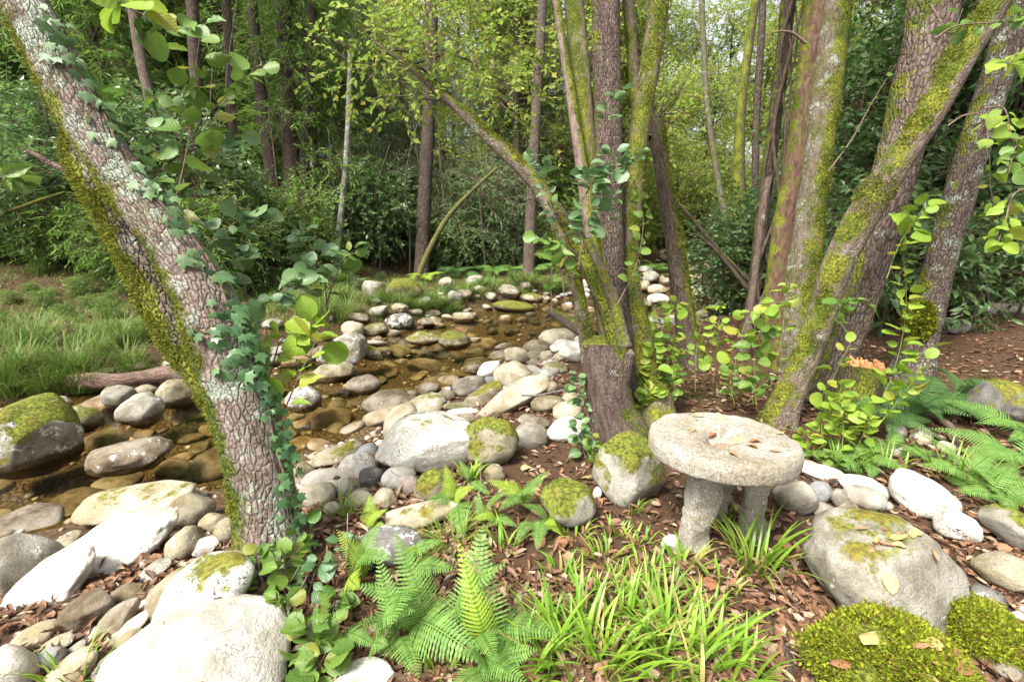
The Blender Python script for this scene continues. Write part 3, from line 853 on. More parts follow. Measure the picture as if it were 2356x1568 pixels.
 (1660, 705, 52, 26, 8, W_, 'white boulder on the upstream bank right of the snag', 0, .12, .4, .3),
 (1690, 690, 44, 24, 0, G_, 'grey white boulder on the upstream bank near the vine covered trunk', .03, .12, .4, .4),
 (1610, 676, 56, 24, 0, K_, 'pale slab upstream right of the snag', .04, .05, .3, .3),
]
for t in RL:
    (u, v, w, h, rot, tint, label, moss, lich, ang, spk) = t
    big = w > 180
    n = 'boulder' if w * ground(u, v)[1] / FPX > .22 else 'stone'
    rock(u, v, w, h, rot, tint, label, moss, lich, ang, spk, sub=5 if big else 4, name=n, cat=n)

BIGWHITE, BIGTAN, MOSS1, MOSS2 = (next(o for o in PLACED if o['label'].startswith(s)) for s in ('huge smooth', 'big tan grey', 'boulder wholly', 'smaller boulder covered'))

# scattered cobbles, each an object of its own on shared shapes
SH = [mesh('cobble', *rock_shape(900 + k, 3, .16, .15 + .1 * (k % 4))) for k in range(10)]
for m in SH: m.materials.append(ROCK)
PAL = [W_, C_, C_, T_, G_, K_, K_, N_, B_]
def cobble(x, y, r, name, label, group, cat, pal=PAL, sink=.3, moss=0., flat=.62, z=None, lich=.05, dry=False):
    o = obj(name, random.choice(SH), None, label=label, cat=cat, group=group)
    sx, sy = r * random.uniform(.85, 1.35), r * random.uniform(.75, 1.05)
    sz = r * flat * random.uniform(.75, 1.25)
    wz = float(stream(np.array(x), np.array(y))[2])
    zz = hz(x, y) + sz * (1 - 2 * sink) if z is None else z
    o.matrix_basis = Matrix.Translation((x, y, zz)) @ Matrix.Rotation(random.uniform(0, 6.28), 4, 'Z') @ Matrix.Rotation(random.uniform(-.35, .35), 4, 'X') @ Matrix.Diagonal((sx, sy, sz, 1))
    c = np.array(random.choice(pal)) * random.uniform(.8, 1.12)
    o['tint'] = tuple(float(q) for q in np.clip(c, 0, .85)); o['moss'] = moss; o['lichen'] = lich * random.random() * 2; o['speck'] = .3
    o['wet'] = wz if float(stream(np.array(x), np.array(y))[0]) < float(stream(np.array(x), np.array(y))[1]) + .5 else -9.
    if dry: o['wet'] = -9.
    ROCKS.append((x, y, r))
    return o

def free(x, y, r, k=.8):
    for (a, b, c) in ROCKS:
        if (a - x) ** 2 + (b - y) ** 2 < ((r + c) * k) ** 2: return False
    return True

def along(t):
    p = curve(ST[:, :3], 400)
    i = int(t * 399)
    return p[i]

def strip(n, t0, t1, s0, s1, r0, r1, name, label, group, cat, tries=14, k=.8, **kw):
    pc = curve(ST[:, :3], 600)
    tg = unit(np.gradient(pc[:, :2], axis=0))
    c = 0
    for _ in range(n * tries):
        if c >= n: break
        i = int(random.uniform(t0, t1) * 599)
        r = r0 * (r1 / r0) ** random.random()
        s = random.uniform(s0, s1)
        off = s if abs(s) < .001 else s
        nx_, ny_ = -tg[i, 1], tg[i, 0]
        x, y = pc[i, 0] + nx_ * off, pc[i, 1] + ny_ * off
        if math.hypot(x, y) < 1.0 or not free(x, y, r, k): continue
        cobble(x, y, r, name, label, group, cat, **kw); c += 1

# node parameters of the centreline: pool is nodes 2..5, riffle 5..7, upstream 7..10 (of 11)
strip(150, .14, .50, -1.6, 1.6, .10, .34, 'bed_stone', 'amber brown stone lying under the clear water of the pool', 'stones on the bed of the pool', 'stone', pal=[(.17, .11, .045), (.21, .15, .07), (.26, .165, .065), (.13, .09, .045), (.22, .175, .095)], sink=.35, flat=.42, lich=0, k=.62, dry=True)
strip(60, .20, .44, -3.1, -1.65, .05, .13, 'cobble', 'rounded pale cobble filling the gaps between the near bank boulders', 'cobbles of the near bank', 'cobble', sink=.25)
strip(190, .46, .64, -2.7, 2.7, .07, .20, 'cobble', 'small flat cobble in the shallow riffle beyond the pool', 'cobbles in the riffle', 'cobble', sink=.22, z=None)
strip(85, .62, .84, -3.0, 2.8, .14, .42, 'cobble', 'rounded boulder far upstream in the rocky channel', 'boulders far upstream', 'cobble', sink=.25)
strip(26, .18, .45, 1.5, 2.1, .06, .16, 'cobble', 'stone at the foot of the grassy far bank', 'stones along the far bank', 'cobble', sink=.25, moss=.1)

def pebbles():
    """gravel too small to count"""
    P, F = ico(1)
    Vs, Fs, o, XY = [], [], 0, []
    pc = curve(ST[:, :3], 600); tg = unit(np.gradient(pc[:, :2], axis=0))
    for _ in range(1900):
        i = int(random.uniform(.18, .64) * 599)
        s = random.choice([random.uniform(-3.0, -1.5), random.uniform(-1.7, 1.7), random.uniform(-3., -1.5)])
        x, y = pc[i, 0] - tg[i, 1] * s, pc[i, 1] + tg[i, 0] * s
        r = random.uniform(.014, .05)
        Q = P * (1 + .2 * noise(P * 1.5 + random.uniform(0, 90)))[:, None] * np.array([r * random.uniform(.8, 1.4), r * random.uniform(.7, 1.1), r * .6])
        a = random.uniform(0, 6.28)
        Q = Q @ np.array([(math.cos(a), math.sin(a), 0), (-math.sin(a), math.cos(a), 0), (0, 0, 1)])
        Vs.append(Q + np.array([x, y, r * .25])); XY.append((x, y)); Fs.append(F + o); o += len(P)
    XY = np.array(XY); Vs = np.array(Vs); Vs[..., 2] += height(XY[:, 0], XY[:, 1])[:, None]
    t = NT('pebble'); g = t.n('ShaderNodeNewGeometry')
    r = g.outputs['Random Per Island']
    c = t.mix(r, (.16, .12, .08), (.62, .57, .50))
    c = t.mix(t.step(t.math('FRACT', t.math('MULTIPLY', r, 9.3)), .4, .9), c, (.26, .19, .12))
    obj('pebbles', mesh('pebbles', np.vstack(Vs), np.vstack(Fs)), t.end(t.bsdf(c, .8)), kind='stuff', label='small pebbles between the boulders along the stream')
pebbles()

# ================================================================== trees
def sight_line(spec, d0, d1, ext=0.0, root=.25, slim=.76):
    """rows (u, v, width) sighted at depths running from d0 to d1 -> rows (x, y, z, r); ext metres carried on above, root metres below"""
    n = len(spec)
    P = []
    for i, (u, v, w) in enumerate(spec):
        f = i / (n - 1)
        vv = (spec[0][1] - v) / (spec[0][1] - spec[-1][1] + 1e-9)
        d = d0 + (d1 - d0) * vv
        j = min(max(i, 1), n - 1)
        du, dv = spec[j][0] - spec[j - 1][0], spec[j][1] - spec[j - 1][1]
        cw = abs(dv) / (math.hypot(du, dv) + 1e-9)
        a = (u - CU) / FPX
        r = slim * w * max(cw, .45) / 2 * d / FPX / math.sqrt(1 + .6 * a * a)
        P.append((*at(u, v, d), r))
    P = np.array(P)
    if root:
        dr = unit(P[0, :3] - P[1, :3]) * root
        P = np.vstack([[*(P[0, :3] + dr), P[0, 3] * 1.12], P])
    if ext:
        dr = unit(P[-1, :3] - P[-2, :3]); dr = unit(dr + np.array([0, 0, .25]))
        k = [P]
        for f in (.35, .7, 1.0):
            k.append([[*(P[-1, :3] + dr * ext * f), P[-1, 3] * (1 - .75 * f)]])
        P = np.vstack(k)
    return P

STEMS = {}
STEMO = {}
def bark_props(o, tint=(.22, .165, .13), crack=.8, scale=22., lichen=0., moss=0., mdir=(-.7, -.3, .4), algae=0.):
    o['tint'] = tuple(float(x) for x in tint); o['crack'] = float(crack); o['crack_scale'] = float(scale); o['lichen'] = float(lichen); o['moss'] = float(moss)
    o['moss_dir'] = tuple(float(x) for x in unit(mdir)); o['algae'] = float(algae)

def stem(root, name, P, nseg=28, rough=.045, freq=7., seed=1., lobes=0., key=None, step=.07, cap=True, **props):
    base = np.array(root.location)
    ln = np.linalg.norm(np.diff(P[:, :3], axis=0), axis=1).sum()
    V, F, tc = tube(P, nseg, max(6, int(ln / step)), rough, freq, seed, cap, lobes)
    o = obj(name, mesh(name, V - base, F, tc=tc), BARK, root)
    bark_props(o, **props)
    if key:
        STEMO[key] = (o, root)
        STEMS[key] = BVHTree.FromPolygons([tuple(v) for v in V], [tuple(f) for g in F for f in g])
    return o

def crown(root, centres, n, k, tmpl, lmat, size, slen=.35, droop=.1, name='crown', twigs=True, flat=.0):
    """leaf sprays in ellipsoids (x, y, z, rx, ry, rz); k leaves on each"""
    base = np.array(root.location)
    Vs, Fs, o = [], [], 0
    tw = []
    tot = sum(c[3] * c[4] * c[5] for c in centres)
    for c in centres:
        m = max(3, int(n * c[3] * c[4] * c[5] / tot))
        U = unit(rnd(m)); rr = RNG.random(m) ** .45
        lump = 1 + .28 * noise(U * 2.2 + c[0])
        B = np.array(c[:3]) + U * (rr * lump)[:, None] * np.array(c[3:6])
        D = unit(U * .8 + rnd(m) * .55 + np.array([0, 0, .1 - droop]))
        L = slen * RNG.uniform(.6, 1.3, m)
        f = np.tile(np.linspace(.12, 1, k), (m, 1)) + RNG.uniform(-.04, .04, (m, k))
        sag = -droop * (f ** 2) * L[:, None]
        P = B[:, None] + D[:, None] * (f * L[:, None])[..., None]
        P[..., 2] += sag
        sd = np.where(np.arange(k) % 2 == 0, 1., -1.)[None, :, None]
        up = unit(np.array([0, 0, 1.]) + rnd(m) * .35)
        S = unit(np.cross(D, up))
        LD = unit(D[:, None] * .75 + S[:, None] * sd * .8 + RNG.normal(size=(m, k, 3)) * .3 + np.array([0, 0, -.15 - droop]))
        LN = unit(up[:, None] + RNG.normal(size=(m, k, 3)) * .45)
        sz = size * RNG.uniform(.6, 1.25, (m, k))
        V, F = scatter(P.reshape(-1, 3), LD.reshape(-1, 3), LN.reshape(-1, 3), sz.ravel(), *tmpl)
        Vs.append(V); Fs.append(F + o); o += len(V)
        if twigs:
            q = np.stack([B, B + D * L[:, None] * .6, B + D * L[:, None] + np.array([0, 0, -droop]) * L[:, None]], 1)
            tw.append((B, D, L))
    o_ = obj(name, mesh(name, np.vstack(Vs) - base, np.vstack(Fs), smooth=False), lmat, root)
    if twigs:
        B = np.vstack([a for a, b, c in tw]); D = np.vstack([b for a, b, c in tw]); L = np.concatenate([c for a, b, c in tw])
        tv = np.array([(-.012, -.3, 0), (.012, -.3, 0), (.004, 1, 0), (-.004, 1, 0), (0, -.3, .02), (0, 1, .006)], float)
        tf = np.array([(0, 1, 2, 3), (1, 4, 5, 2), (4, 0, 3, 5)])
        V, F = scatter(B, D, unit(rnd(len(B))), L, tv, tf)
        t_ = obj('twigs', mesh('twigs', V - base, F), TWIG, root)
    return o_

def limb(root, a, b, r0, r1, sag=.0, name='branch', seed=1., wig=.12, **props):
    a, b = np.asarray(a, float), np.asarray(b, float)
    ln = np.linalg.norm(b - a)
    P = [(*a, r0)]
    for f in (.3, .6, .85):
        q = a + (b - a) * f + RNG.normal(size=3) * wig * ln * .35 + np.array([0, 0, sag * ln * math.sin(f * math.pi)])
        P.append((*q, r0 + (r1 - r0) * f))
    P.append((*b, r1))
    return stem(root, name, np.array(P), nseg=8, rough=.03, seed=seed, step=.16, **props)

PAL_ALDER = dict(tint=(.30, .215, .175), crack=.75, scale=26.)

# --- the leaning alder on the left
b0, dL = ground(628, 1292)
T1 = thing('alder_tree', 'leaning twin alder trunk with ivy, yellow moss and grey lichen over the stream', 'tree', b0)
P = sight_line([(632, 1300, 170), (618, 1200, 142), (592, 1060, 150), (545, 900, 150), (478, 700, 150), (380, 540, 142), (275, 400, 138), (178, 245, 140), (98, 85, 136), (40, -30, 132)], dL, 2.28, ext=2.5, slim=1.0)
stem(T1, 'trunk', P, 72, .05, 9., 1.3, .10, 'T1a', .022, crack=.6, scale=30., lichen=.36, moss=.30, mdir=(-.95, -.3, .05), tint=(.46, .35, .29), algae=.12)
P = sight_line([(560, 1020, 60), (500, 900, 100), (430, 800, 108), (368, 690, 104), (318, 590, 98), (268, 500, 96), (222, 420, 104), (190, 360, 96), (182, 290, 60), (180, 240, 30)], dL + .03, 2.36, root=0, slim=1.0)
stem(T1, 'second_trunk', P, 56, .05, 9., 2.1, 0, 'T1b', .022, crack=.9, scale=30., lichen=.25, moss=.44, mdir=(-.75, -.6, .1), tint=(.34, .26, .21))
P = sight_line([(165, 398, 50), (120, 378, 44), (90, 360, 36), (62, 346, 24)], 2.33, 2.28, root=0, slim=.85)
stem(T1, 'broken_branch', P, 20, .08, 12., 3.3, 0, None, .02, crack=.5, scale=40., lichen=.05, moss=.12, mdir=(.6, 0, -.5), tint=(.40, .27, .22))
crown(T1, [(-3.6, 3.6, 5.6, 1.3, 1.3, .9), (-2.6, 3.0, 6.2, 1.2, 1.2, .9)], 260, 9, KITE, L_CROWN_M, .08, .4)

# --- the many stemmed alder in the middle
b0, dC = ground(1425, 1000)
T2 = thing('alder_tree', 'many stemmed alder on a cut mossy stump in the middle, one stem leaning left', 'tree', b0)
P = sight_line([(1435, 1010, 150), (1412, 950, 122), (1398, 880, 112), (1396, 830, 112), (1398, 796, 108)], dC - .05, dC - .02, slim=.95)
stump = stem(T2, 'stump', P, 48, .07, 9., 4.1, .12, 'T2s', .02, cap=False, crack=.5, scale=34., lichen=.10, moss=.10, mdir=(.5, -.2, .5), tint=(.22, .155, .125))
def disc(root, name, c, n, r, mat, seed=1, dome=.04):
    n = unit(n); x = unit(np.cross(n, [0.3, 1, .2])); y = np.cross(n, x)
    V = [c + n * dome * r]; F = []
    K = 28
    for j, f in enumerate((.4, .75, 1.0)):
        for i in range(K):
            a = i * 2 * math.pi / K
            rr = r * f * (1 + .06 * math.sin(3 * a + seed) + .04 * math.sin(7 * a))
            V.append(c + x * rr * math.cos(a) + y * rr * math.sin(a) + n * (dome * r * (1 - f * f) + RNG.uniform(-.006, .006)))
    for i in range(K):
        F.append((0, 1 + i, 1 + (i + 1) % K))
        for j in range(2):
            p, q = 1 + j * K + i, 1 + j * K + (i + 1) % K
            F += [(p, p + K, q + K), (p, q + K, q)]
    return obj(name, mesh(name, np.array(V) - np.array(root.location), np.array(F)), mat, root)
cw = disc(T2, 'cut_face', P[-1, :3] + np.array([0, 0, .004]), (.05, -.35, 1), P[-1, 3] * 1.04, ROCK)
cw['tint'] = (.30, .20, .10); cw['moss'] = .42; cw['lichen'] = 0.; cw['speck'] = .3; cw['wet'] = -9.
P = sight_line([(1432, 880, 40), (1440, 840, 44), (1446, 812, 44)], dC - .12, dC - .14, root=0)
stem(T2, 'cut_branch', P, 24, .04, 9., 4.6, 0, None, .02, cap=False, crack=.5, scale=34., lichen=.05, tint=(.22, .155, .125))
cw = disc(T2, 'cut_face', P[-1, :3] + np.array([0, 0, .002]), (.35, -.5, .8), P[-1, 3] * 1.05, BARK, 2)
bark_props(cw, tint=(.30, .21, .15), crack=0)
m_ = dict(mdir=(-.4, -.6, .5))
P = sight_line([(1366, 900, 44), (1350, 800, 42), (1334, 690, 40), (1312, 600, 42), (1278, 500, 48), (1236, 425, 56), (1196, 382, 60), (1120, 312, 54), (1050, 246, 42), (990, 196, 36), (940, 150, 26), (880, 110, 16), (820, 60, 8)], dC - .05, dC + 1.2, root=0)
stem(T2, 'leaning_stem', P, 30, .05, 9., 5.2, 0, 'T2l', .035, crack=.4, scale=30., lichen=.22, moss=.22, mdir=(.1, -.35, .9), tint=(.36, .28, .22), algae=.25)
LEAN = P
P = sight_line([(1418, 790, 62), (1398, 720, 60), (1372, 650, 58), (1340, 580, 52), (1306, 520, 44), (1268, 460, 36)], dC + .02, dC + .1, root=.1)
stem(T2, 'hollow_stem', P, 30, .10, 8., 5.9, 0, None, .03, crack=.95, scale=18., lichen=.05, moss=.25, tint=(.24, .18, .13), algae=.35, **m_)
P = sight_line([(1432, 770, 36), (1412, 690, 34), (1384, 620, 30), (1350, 550, 26)], dC - .05, dC, root=.1)
stem(T2, 'stem', P, 20, .06, 8., 6.1, 0, None, .03, crack=.4, scale=30., lichen=.16, moss=.12, tint=(.36, .30, .22), algae=.3, **m_)
P = sight_line([(1400, 760, 50), (1378, 650, 44), (1352, 480, 40), (1326, 300, 34), (1306, 170, 28), (1288, 60, 24), (1276, -40, 20)], dC + .2, dC + .5, ext=2.5)
stem(T2, 'stem', P, 20, .04, 8., 6.7, 0, None, .05, crack=.15, scale=30., lichen=.16, moss=.24, mdir=(.4, -.5, .3), tint=(.42, .30, .25), algae=.1)
P = sight_line([(1405, 780, 66), (1380, 640, 60), (1362, 480, 58), (1348, 320, 58), (1334, 160, 60), (1322, 20, 60), (1316, -60, 58)], dC + .32, dC + .7, ext=3., root=.8)
stem(T2, 'stem', P, 26, .04, 8., 7.3, 0, None, .05, crack=.25, scale=30., lichen=.10, moss=.13, mdir=(-.3, -.7, .2), tint=(.36, .30, .18), algae=.55)
P = sight_line([(1424, 800, 100), (1414, 690, 78), (1406, 560, 78), (1401, 400, 80), (1397, 200, 84), (1393, 0, 86), (1392, -80, 86)], dC + .38, dC + .55, ext=3.2, root=.8)
stem(T2, 'trunk', P, 44, .05, 8., 7.9, .1, 'T2c', .04, crack=.9, scale=27., lichen=.12, moss=.06, mdir=(-.9, -.1, .2), tint=(.25, .175, .145))
P = sight_line([(1500, 985, 150), (1492, 900, 110), (1482, 830, 92), (1468, 745, 70), (1453, 640, 50), (1452, 520, 54), (1460, 400, 58), (1472, 290, 62), (1492, 170, 62), (1510, 60, 60), (1524, -50, 58)], dC + .30, dC + .9, ext=3.)
stem(T2, 'stem', P, 36, .05, 8., 8.8, .15, 'T2d', .04, crack=.35, scale=26., lichen=.12, moss=.20, mdir=(-.1, -.7, .3), tint=(.40, .32, .23), algae=.5)
P = sight_line([(1478, 300, 44), (1462, 215, 40), (1455, 120, 36), (1446, 20, 34)], dC + .75, dC + .9, ext=2., root=.1)
stem(T2, 'stem', P, 20, .05, 8., 9.4, 0, None, .05, crack=.4, scale=26., lichen=.1, moss=.15, tint=(.26, .20, .15), algae=.3)
P = sight_line([(1380, 780, 90), (1345, 765, 76), (1310, 742, 66), (1270, 718, 54)], dC + .5, dC + 2.2, root=0)
stem(T2, 'fallen_limb', P, 26, .08, 8., 9.9, 0, None, .04, crack=.8, scale=24., lichen=.02, moss=.22, mdir=(.2, -.3, .9), tint=(.19, .135, .11))
# its leafy boughs, reaching left over the pool
cs = []
for (u, v, d, r) in [(900, 120, 4.9, .55), (1000, 90, 4.9, .6), (1100, 120, 5.0, .5), (1180, 190, 5.1, .42), (930, 220, 4.8, .40), (1070, 230, 5.2, .40), (1160, 60, 5.3, .5), (860, 40, 5.1, .5), (980, 10, 5.2, .6), (1090, -40, 5.2, .6), (820, 150, 5.2, .38), (1010, 290, 5.3, .26), (860, 260, 5.2, .28), (1200, 110, 5.4, .36)]:
    p = at(u, v, d); cs.append((*p, r * 1.0, r, r * .72))
crown(T2, cs, 330, 9, KITE, L_CROWN_Y, .082, .34, .12)
tip = LEAN[-5:, :3]
for i, (u, v, d) in enumerate([(1010, 60, 4.95), (900, 150, 4.9), (1100, 120, 5.1), (1170, 190, 5.2), (850, 230, 5.0), (960, 0, 5.1), (1060, 240, 5.2)]):
    limb(T2, tip[i % 4], at(u, v, d), .016, .005, .05, seed=i, tint=(.2, .16, .12), crack=.2, lichen=.1)
p = at(1400, -260, 4.6)
crown(T2, [(p[0], p[1], 6.4, 1.6, 1.5, .9), (p[0] + 1.2, p[1] + .8, 6.9, 1.4, 1.3, 1.)], 300, 9, KITE, L_CROWN_Y, .085, .4, .1, name='upper_crown')

# --- the snag behind the table
b0, d0 = ground(1590, 842)
T3 = thing('dead_snag', 'broken topped mossy snag with dead twigs standing behind the alder shoots', 'tree', b0)
P = sight_line([(1592, 850, 96), (1580, 760, 66), (1562, 640, 58), (1545, 520, 52), (1526, 400, 50), (1512, 310, 54), (1508, 280, 50)], d0, d0 - .1)
stem(T3, 'trunk', P, 36, .07, 8., 10.5, .35, 'T3', .05, crack=.6, scale=20., lichen=.05, moss=.32, mdir=(.95, -.25, .1), tint=(.20, .145, .11), algae=.15)
for i in range(9):
    e = at(1508 + random.uniform(-10, 90), 285 - random.uniform(-40, 150), d0 - .1 + random.uniform(-.3, .3))
    limb(T3, P[-1, :3] + RNG.normal(size=3) * .04, e, .008, .002, .1, 'dead_twig', seed=i, wig=.3, tint=(.16, .12, .10), crack=0)

# --- the twin trunk right of the middle
b0, d0 = ground(1815, 850)
T4 = thing('alder_tree', 'twin trunk alder, red brown on one side and lichen green on the other', 'tree', b0)
P = sight_line([(1795, 850, 90), (1782, 740, 74), (1797, 560, 66), (1826, 400, 68), (1852, 230, 72), (1874, 80, 84), (1884, -60, 90)], d0, d0 - .2, ext=4.)
stem(T4, 'trunk', P, 40, .05, 6., 11.2, .15, None, .05, crack=.15, scale=16., lichen=.03, moss=.06, mdir=(-1, -.2, 0), tint=(.22, .105, .07), algae=.25)
P = sight_line([(1840, 860, 130), (1836, 760, 104), (1850, 600, 96), (1872, 440, 92), (1897, 230, 92), (1918, 80, 92), (1932, -60, 92)], d0 - .15, d0 - .35, ext=4.)
stem(T4, 'second_trunk', P, 48, .05, 7., 11.9, .25, 'T4b', .045, crack=.35, scale=24., lichen=.25, moss=.20, mdir=(.35, -.8, .2), tint=(.33, .26, .20), algae=.4)
crown(T4, [(P[-1, 0], P[-1, 1], P[-1, 2], 2.0, 1.8, 1.3), (P[-1, 0] - 1.2, P[-1, 1] + 1, P[-1, 2] - .4, 1.5, 1.5, 1.)], 420, 9, KITE, L_CROWN_M, .085, .4)

# --- the two great leaning stems right of the table
b0, d0 = ground(1800, 972)
T5 = thing('alder_tree', 'mossy leaning alder trunk right behind the millstone table', 'tree', b0)
P = sight_line([(1790, 985, 112), (1806, 930, 98), (1850, 830, 92), (1892, 720, 90), (1922, 620, 98), (1972, 520, 112), (2052, 390, 116), (2130, 270, 124), (2205, 140, 122), (2270, 40, 116), (2318, -50, 112)], d0, d0 - .35, ext=4.)
stem(T5, 'trunk', P, 56, .05, 7., 12.6, .15, 'T5a', .035, crack=.40, scale=26., lichen=.20, moss=.17, mdir=(-.55, -.5, .65), tint=(.36, .27, .22), algae=.28)
T5P = P
crown(T5, [(T5P[-1, 0], T5P[-1, 1], T5P[-1, 2], 1.9, 1.8, 1.2), (T5P[-1, 0] - 1., T5P[-1, 1] + 1.2, T5P[-1, 2] + .3, 1.6, 1.5, 1.)], 600, 9, KITE, L_CROWN_M, .085, .4)
b0, d0 = ground(1888, 930)
T5b = thing('alder_tree', 'thick trunk with deep cracked brown bark behind the mossy leaning trunk', 'tree', b0)
P = sight_line([(1870, 970, 140), (1900, 880, 112), (1940, 790, 112), (1986, 650, 122), (2022, 520, 132), (2058, 400, 140), (2098, 240, 150), (2130, 110, 156), (2158, -40, 160)], d0 + .2, d0 + .05, ext=4.5)
stem(T5b, 'trunk', P, 64, .05, 8., 13.8, .15, 'T5b', .035, crack=1., scale=17., lichen=.16, moss=.06, mdir=(-.95, -.1, .3), tint=(.31, .225, .18), algae=.05)
T5bP = P
crown(T5b, [(P[-1, 0], P[-1, 1], P[-1, 2] + .4, 2.2, 2.0, 1.4), (P[-1, 0] + 1.4, P[-1, 1] + 1, P[-1, 2], 2.2, 2.1, 1.3)], 900, 9, KITE, L_CROWN_M, .085, .4)  # out of view; enlarged and thickened to cast shade on the right slope
b0, d0 = ground(2108, 868)
T6 = thing('alder_tree', 'dark scaly trunk dotted with pale lichen at the far right, moss cushion at its foot', 'tree', b0)
P = sight_line([(2098, 872, 130), (2118, 790, 104), (2140, 690, 98), (2172, 570, 98), (2216, 420, 104), (2268, 250, 106), (2320, 90, 108), (2362, -40, 108)], d0, d0 - .3, ext=4.)
stem(T6, 'trunk', P, 52, .05, 8., 14.7, .2, 'T6', .04, crack=.9, scale=24., lichen=.29, moss=.10, mdir=(-1, -.1, -.2), tint=(.24, .175, .145))
crown(T6, [(P[-1, 0], P[-1, 1], P[-1, 2] + .2, 2.2, 2., 1.3), (P[-1, 0] + 1.6, P[-1, 1] - .6, P[-1, 2] - .3, 2.4, 2.2, 1.3)], 900, 9, KITE, L_CROWN_M, .085, .4)  # unseen from the camera; widened and made denser to darken the far right
# moss cushion at its foot
def tufts(root_loc, parent, pts, nrms, size, name='moss_cushion', mat=L_MOSS, per=3):
    n = len(pts)
    Ps = np.repeat(pts, per, 0) + rnd(n * per) * size * .5
    N = np.repeat(nrms, per, 0)
    D = unit(N + rnd(n * per) * .55)
    tv = np.array([(0, 0, 0), (.28, .45, .1), (0, 1, 0), (-.28, .45, .1)], float)
    V, F = scatter(Ps, D, unit(rnd(n * per)), size * RNG.uniform(.6, 1.3, n * per), tv, np.array([(0, 1, 2), (0, 2, 3)]))
    return obj(name, mesh(name, V - np.asarray(root_loc), F, smooth=False), mat, parent, kind='stuff')
def hit(u, v, key):
    r = Vector(rdir(u, v)).normalized()
    loc, n, i, dist = STEMS[key].ray_cast(Vector(CAM), r)
    if loc is None: return None
    if n.dot(r) > 0: n = -n
    return np.array(loc), np.array(n)
pts, nr = [], []
for _ in range(900):
    a, r_ = random.uniform(0, 6.28), math.sqrt(random.random())
    q = hit(2118 + math.cos(a) * 34 * r_, 735 + math.sin(a) * 46 * r_, 'T6')
    if q: pts.append(q[0] + q[1] * .05 * (1 - r_ * r_)); nr.append(q[1])
if pts: tufts(b0, T6, np.array(pts), np.array(nr), .035, mat=L_MOSS)

def moss_on(key, thr, n, size, spots=.0):
    """raised moss on the side of a stem that the bark's own moss_dir names"""
    o, root = STEMO[key]
    me = o.data; k = len(me.polygons)
    ce = np.zeros(k * 3); me.polygons.foreach_get('center', ce); ce = ce.reshape(-1, 3)
    no = np.zeros(k * 3); me.polygons.foreach_get('normal', no); no = no.reshape(-1, 3)
    ar = np.zeros(k); me.polygons.foreach_get('area', ar)
    sc_ = no @ np.array(o['moss_dir'][:]) + .9 * noise(ce * 5.5 + 3) + .5 * noise(ce * 17)
    pr = ar * np.clip((sc_ - thr) * 3, 0, 1)
    if pr.sum() <= 0: return
    idx = RNG.choice(k, n, p=pr / pr.sum())
    pts = ce[idx] + np.cross(no[idx], rnd(n)) * size * .8
    tufts((0, 0, 0), root, pts, no[idx], size, 'moss', L_TMOSS, 2)
moss_on('T1a', .85, 3600, .013); moss_on('T1b', .35, 5200, .014); moss_on('T5a', .75, 4200, .017); moss_on('T2l', .6, 3200, .016); moss_on('T2d', .6, 2600, .018); moss_on('T3', .6, 1800, .022); moss_on('T4b', .8, 2200, .02)

# --- vine hung and slender trunks behind
def slender(label, spec, dd, ext=3., nseg=16, group=None, crown_at=None, cmat=None, **props):
    b0, d0 = ground(spec[0][0], spec[0][1])
    if dd is not None: d0 = dd; b0 = at(spec[0][0], spec[0][1], dd); b0[2] = min(b0[2], hz(b0[0], b0[1]))
    t = thing('slender_tree', label, 'tree', b0, group)
    P = sight_line(spec, d0, d0, ext=ext, root=.4)
    stem(t, 'trunk', P, nseg, .05, 5., random.uniform(0, 30), .1, None, .14, **props)
    if cmat is not None:
        c = P[-1]
        crown(t, [(c[0], c[1], c[2] + .3, 1.7, 1.7, 1.6), (c[0] + .8, c[1] - .5, c[2] - .8, 1.1, 1.1, .9)], 170, 9, KITE, cmat, .11, .5, .15)
    return t, P
RED = dict(tint=(.125, .085, .066), crack=.7, scale=14., lichen=.07)
vt, VP = slender('dark trunk hung with woody vines left of the twin trunk alder', [(1722, 760, 46), (1738, 640, 40), (1756, 480, 40), (1778, 310, 42), (1800, 130, 44), (1818, -40, 46)], None, 3.5, 18, tint=(.17, .12, .095), crack=.8, scale=16., lichen=.03, moss=.05)
for k in range(4):
    Q = VP[1:-2].copy(); Q[:, 0] += np.sin(np.arange(len(Q)) * 1.9 + k * 1.6) * .16; Q[:, 1] -= .12 + .05 * k; Q[:, 3] = .014 + .004 * k
    stem(vt, 'vine', Q, 8, .05, 5., k, 0, None, .12, tint=(.24, .17, .12), crack=.2, scale=30.)
slender('thin brown trunk leaning between the vine hung trunk and the stream', [(1722, 740, 30), (1738, 620, 24), (1752, 500, 24), (1768, 410, 22)], 5.9, 0, 14, tint=(.24, .165, .13), crack=.3, scale=20., lichen=.14)
slender('dark mossy trunk forked at the foot beside the upstream water', [(1690, 700, 60), (1694, 600, 52), (1702, 500, 44), (1700, 380, 36), (1706, 240, 30), (1730, 60, 26), (1745, -40, 24)], None, 2.5, 18, tint=(.15, .115, .08), crack=.5, scale=14., moss=.20, mdir=(-.6, -.4, .3), algae=.4, cmat=L_CROWN_Y)
slender('thin green lichen trunk in the bright gap upstream', [(1690, 660, 26), (1672, 520, 24), (1650, 400, 20), (1628, 250, 18), (1618, 100, 18), (1614, -40, 16)], 14., 3, 12, tint=(.24, .23, .15), crack=.2, lichen=.2, algae=.4, cmat=L_CROWN_Y)
slender('thin dark trunk in front of the white sky gap', [(1742, 560, 22), (1738, 400, 22), (1742, 240, 22), (1752, 80, 22), (1756, -40, 20)], 12., 3, 12, cmat=L_CROWN_Y, **RED)
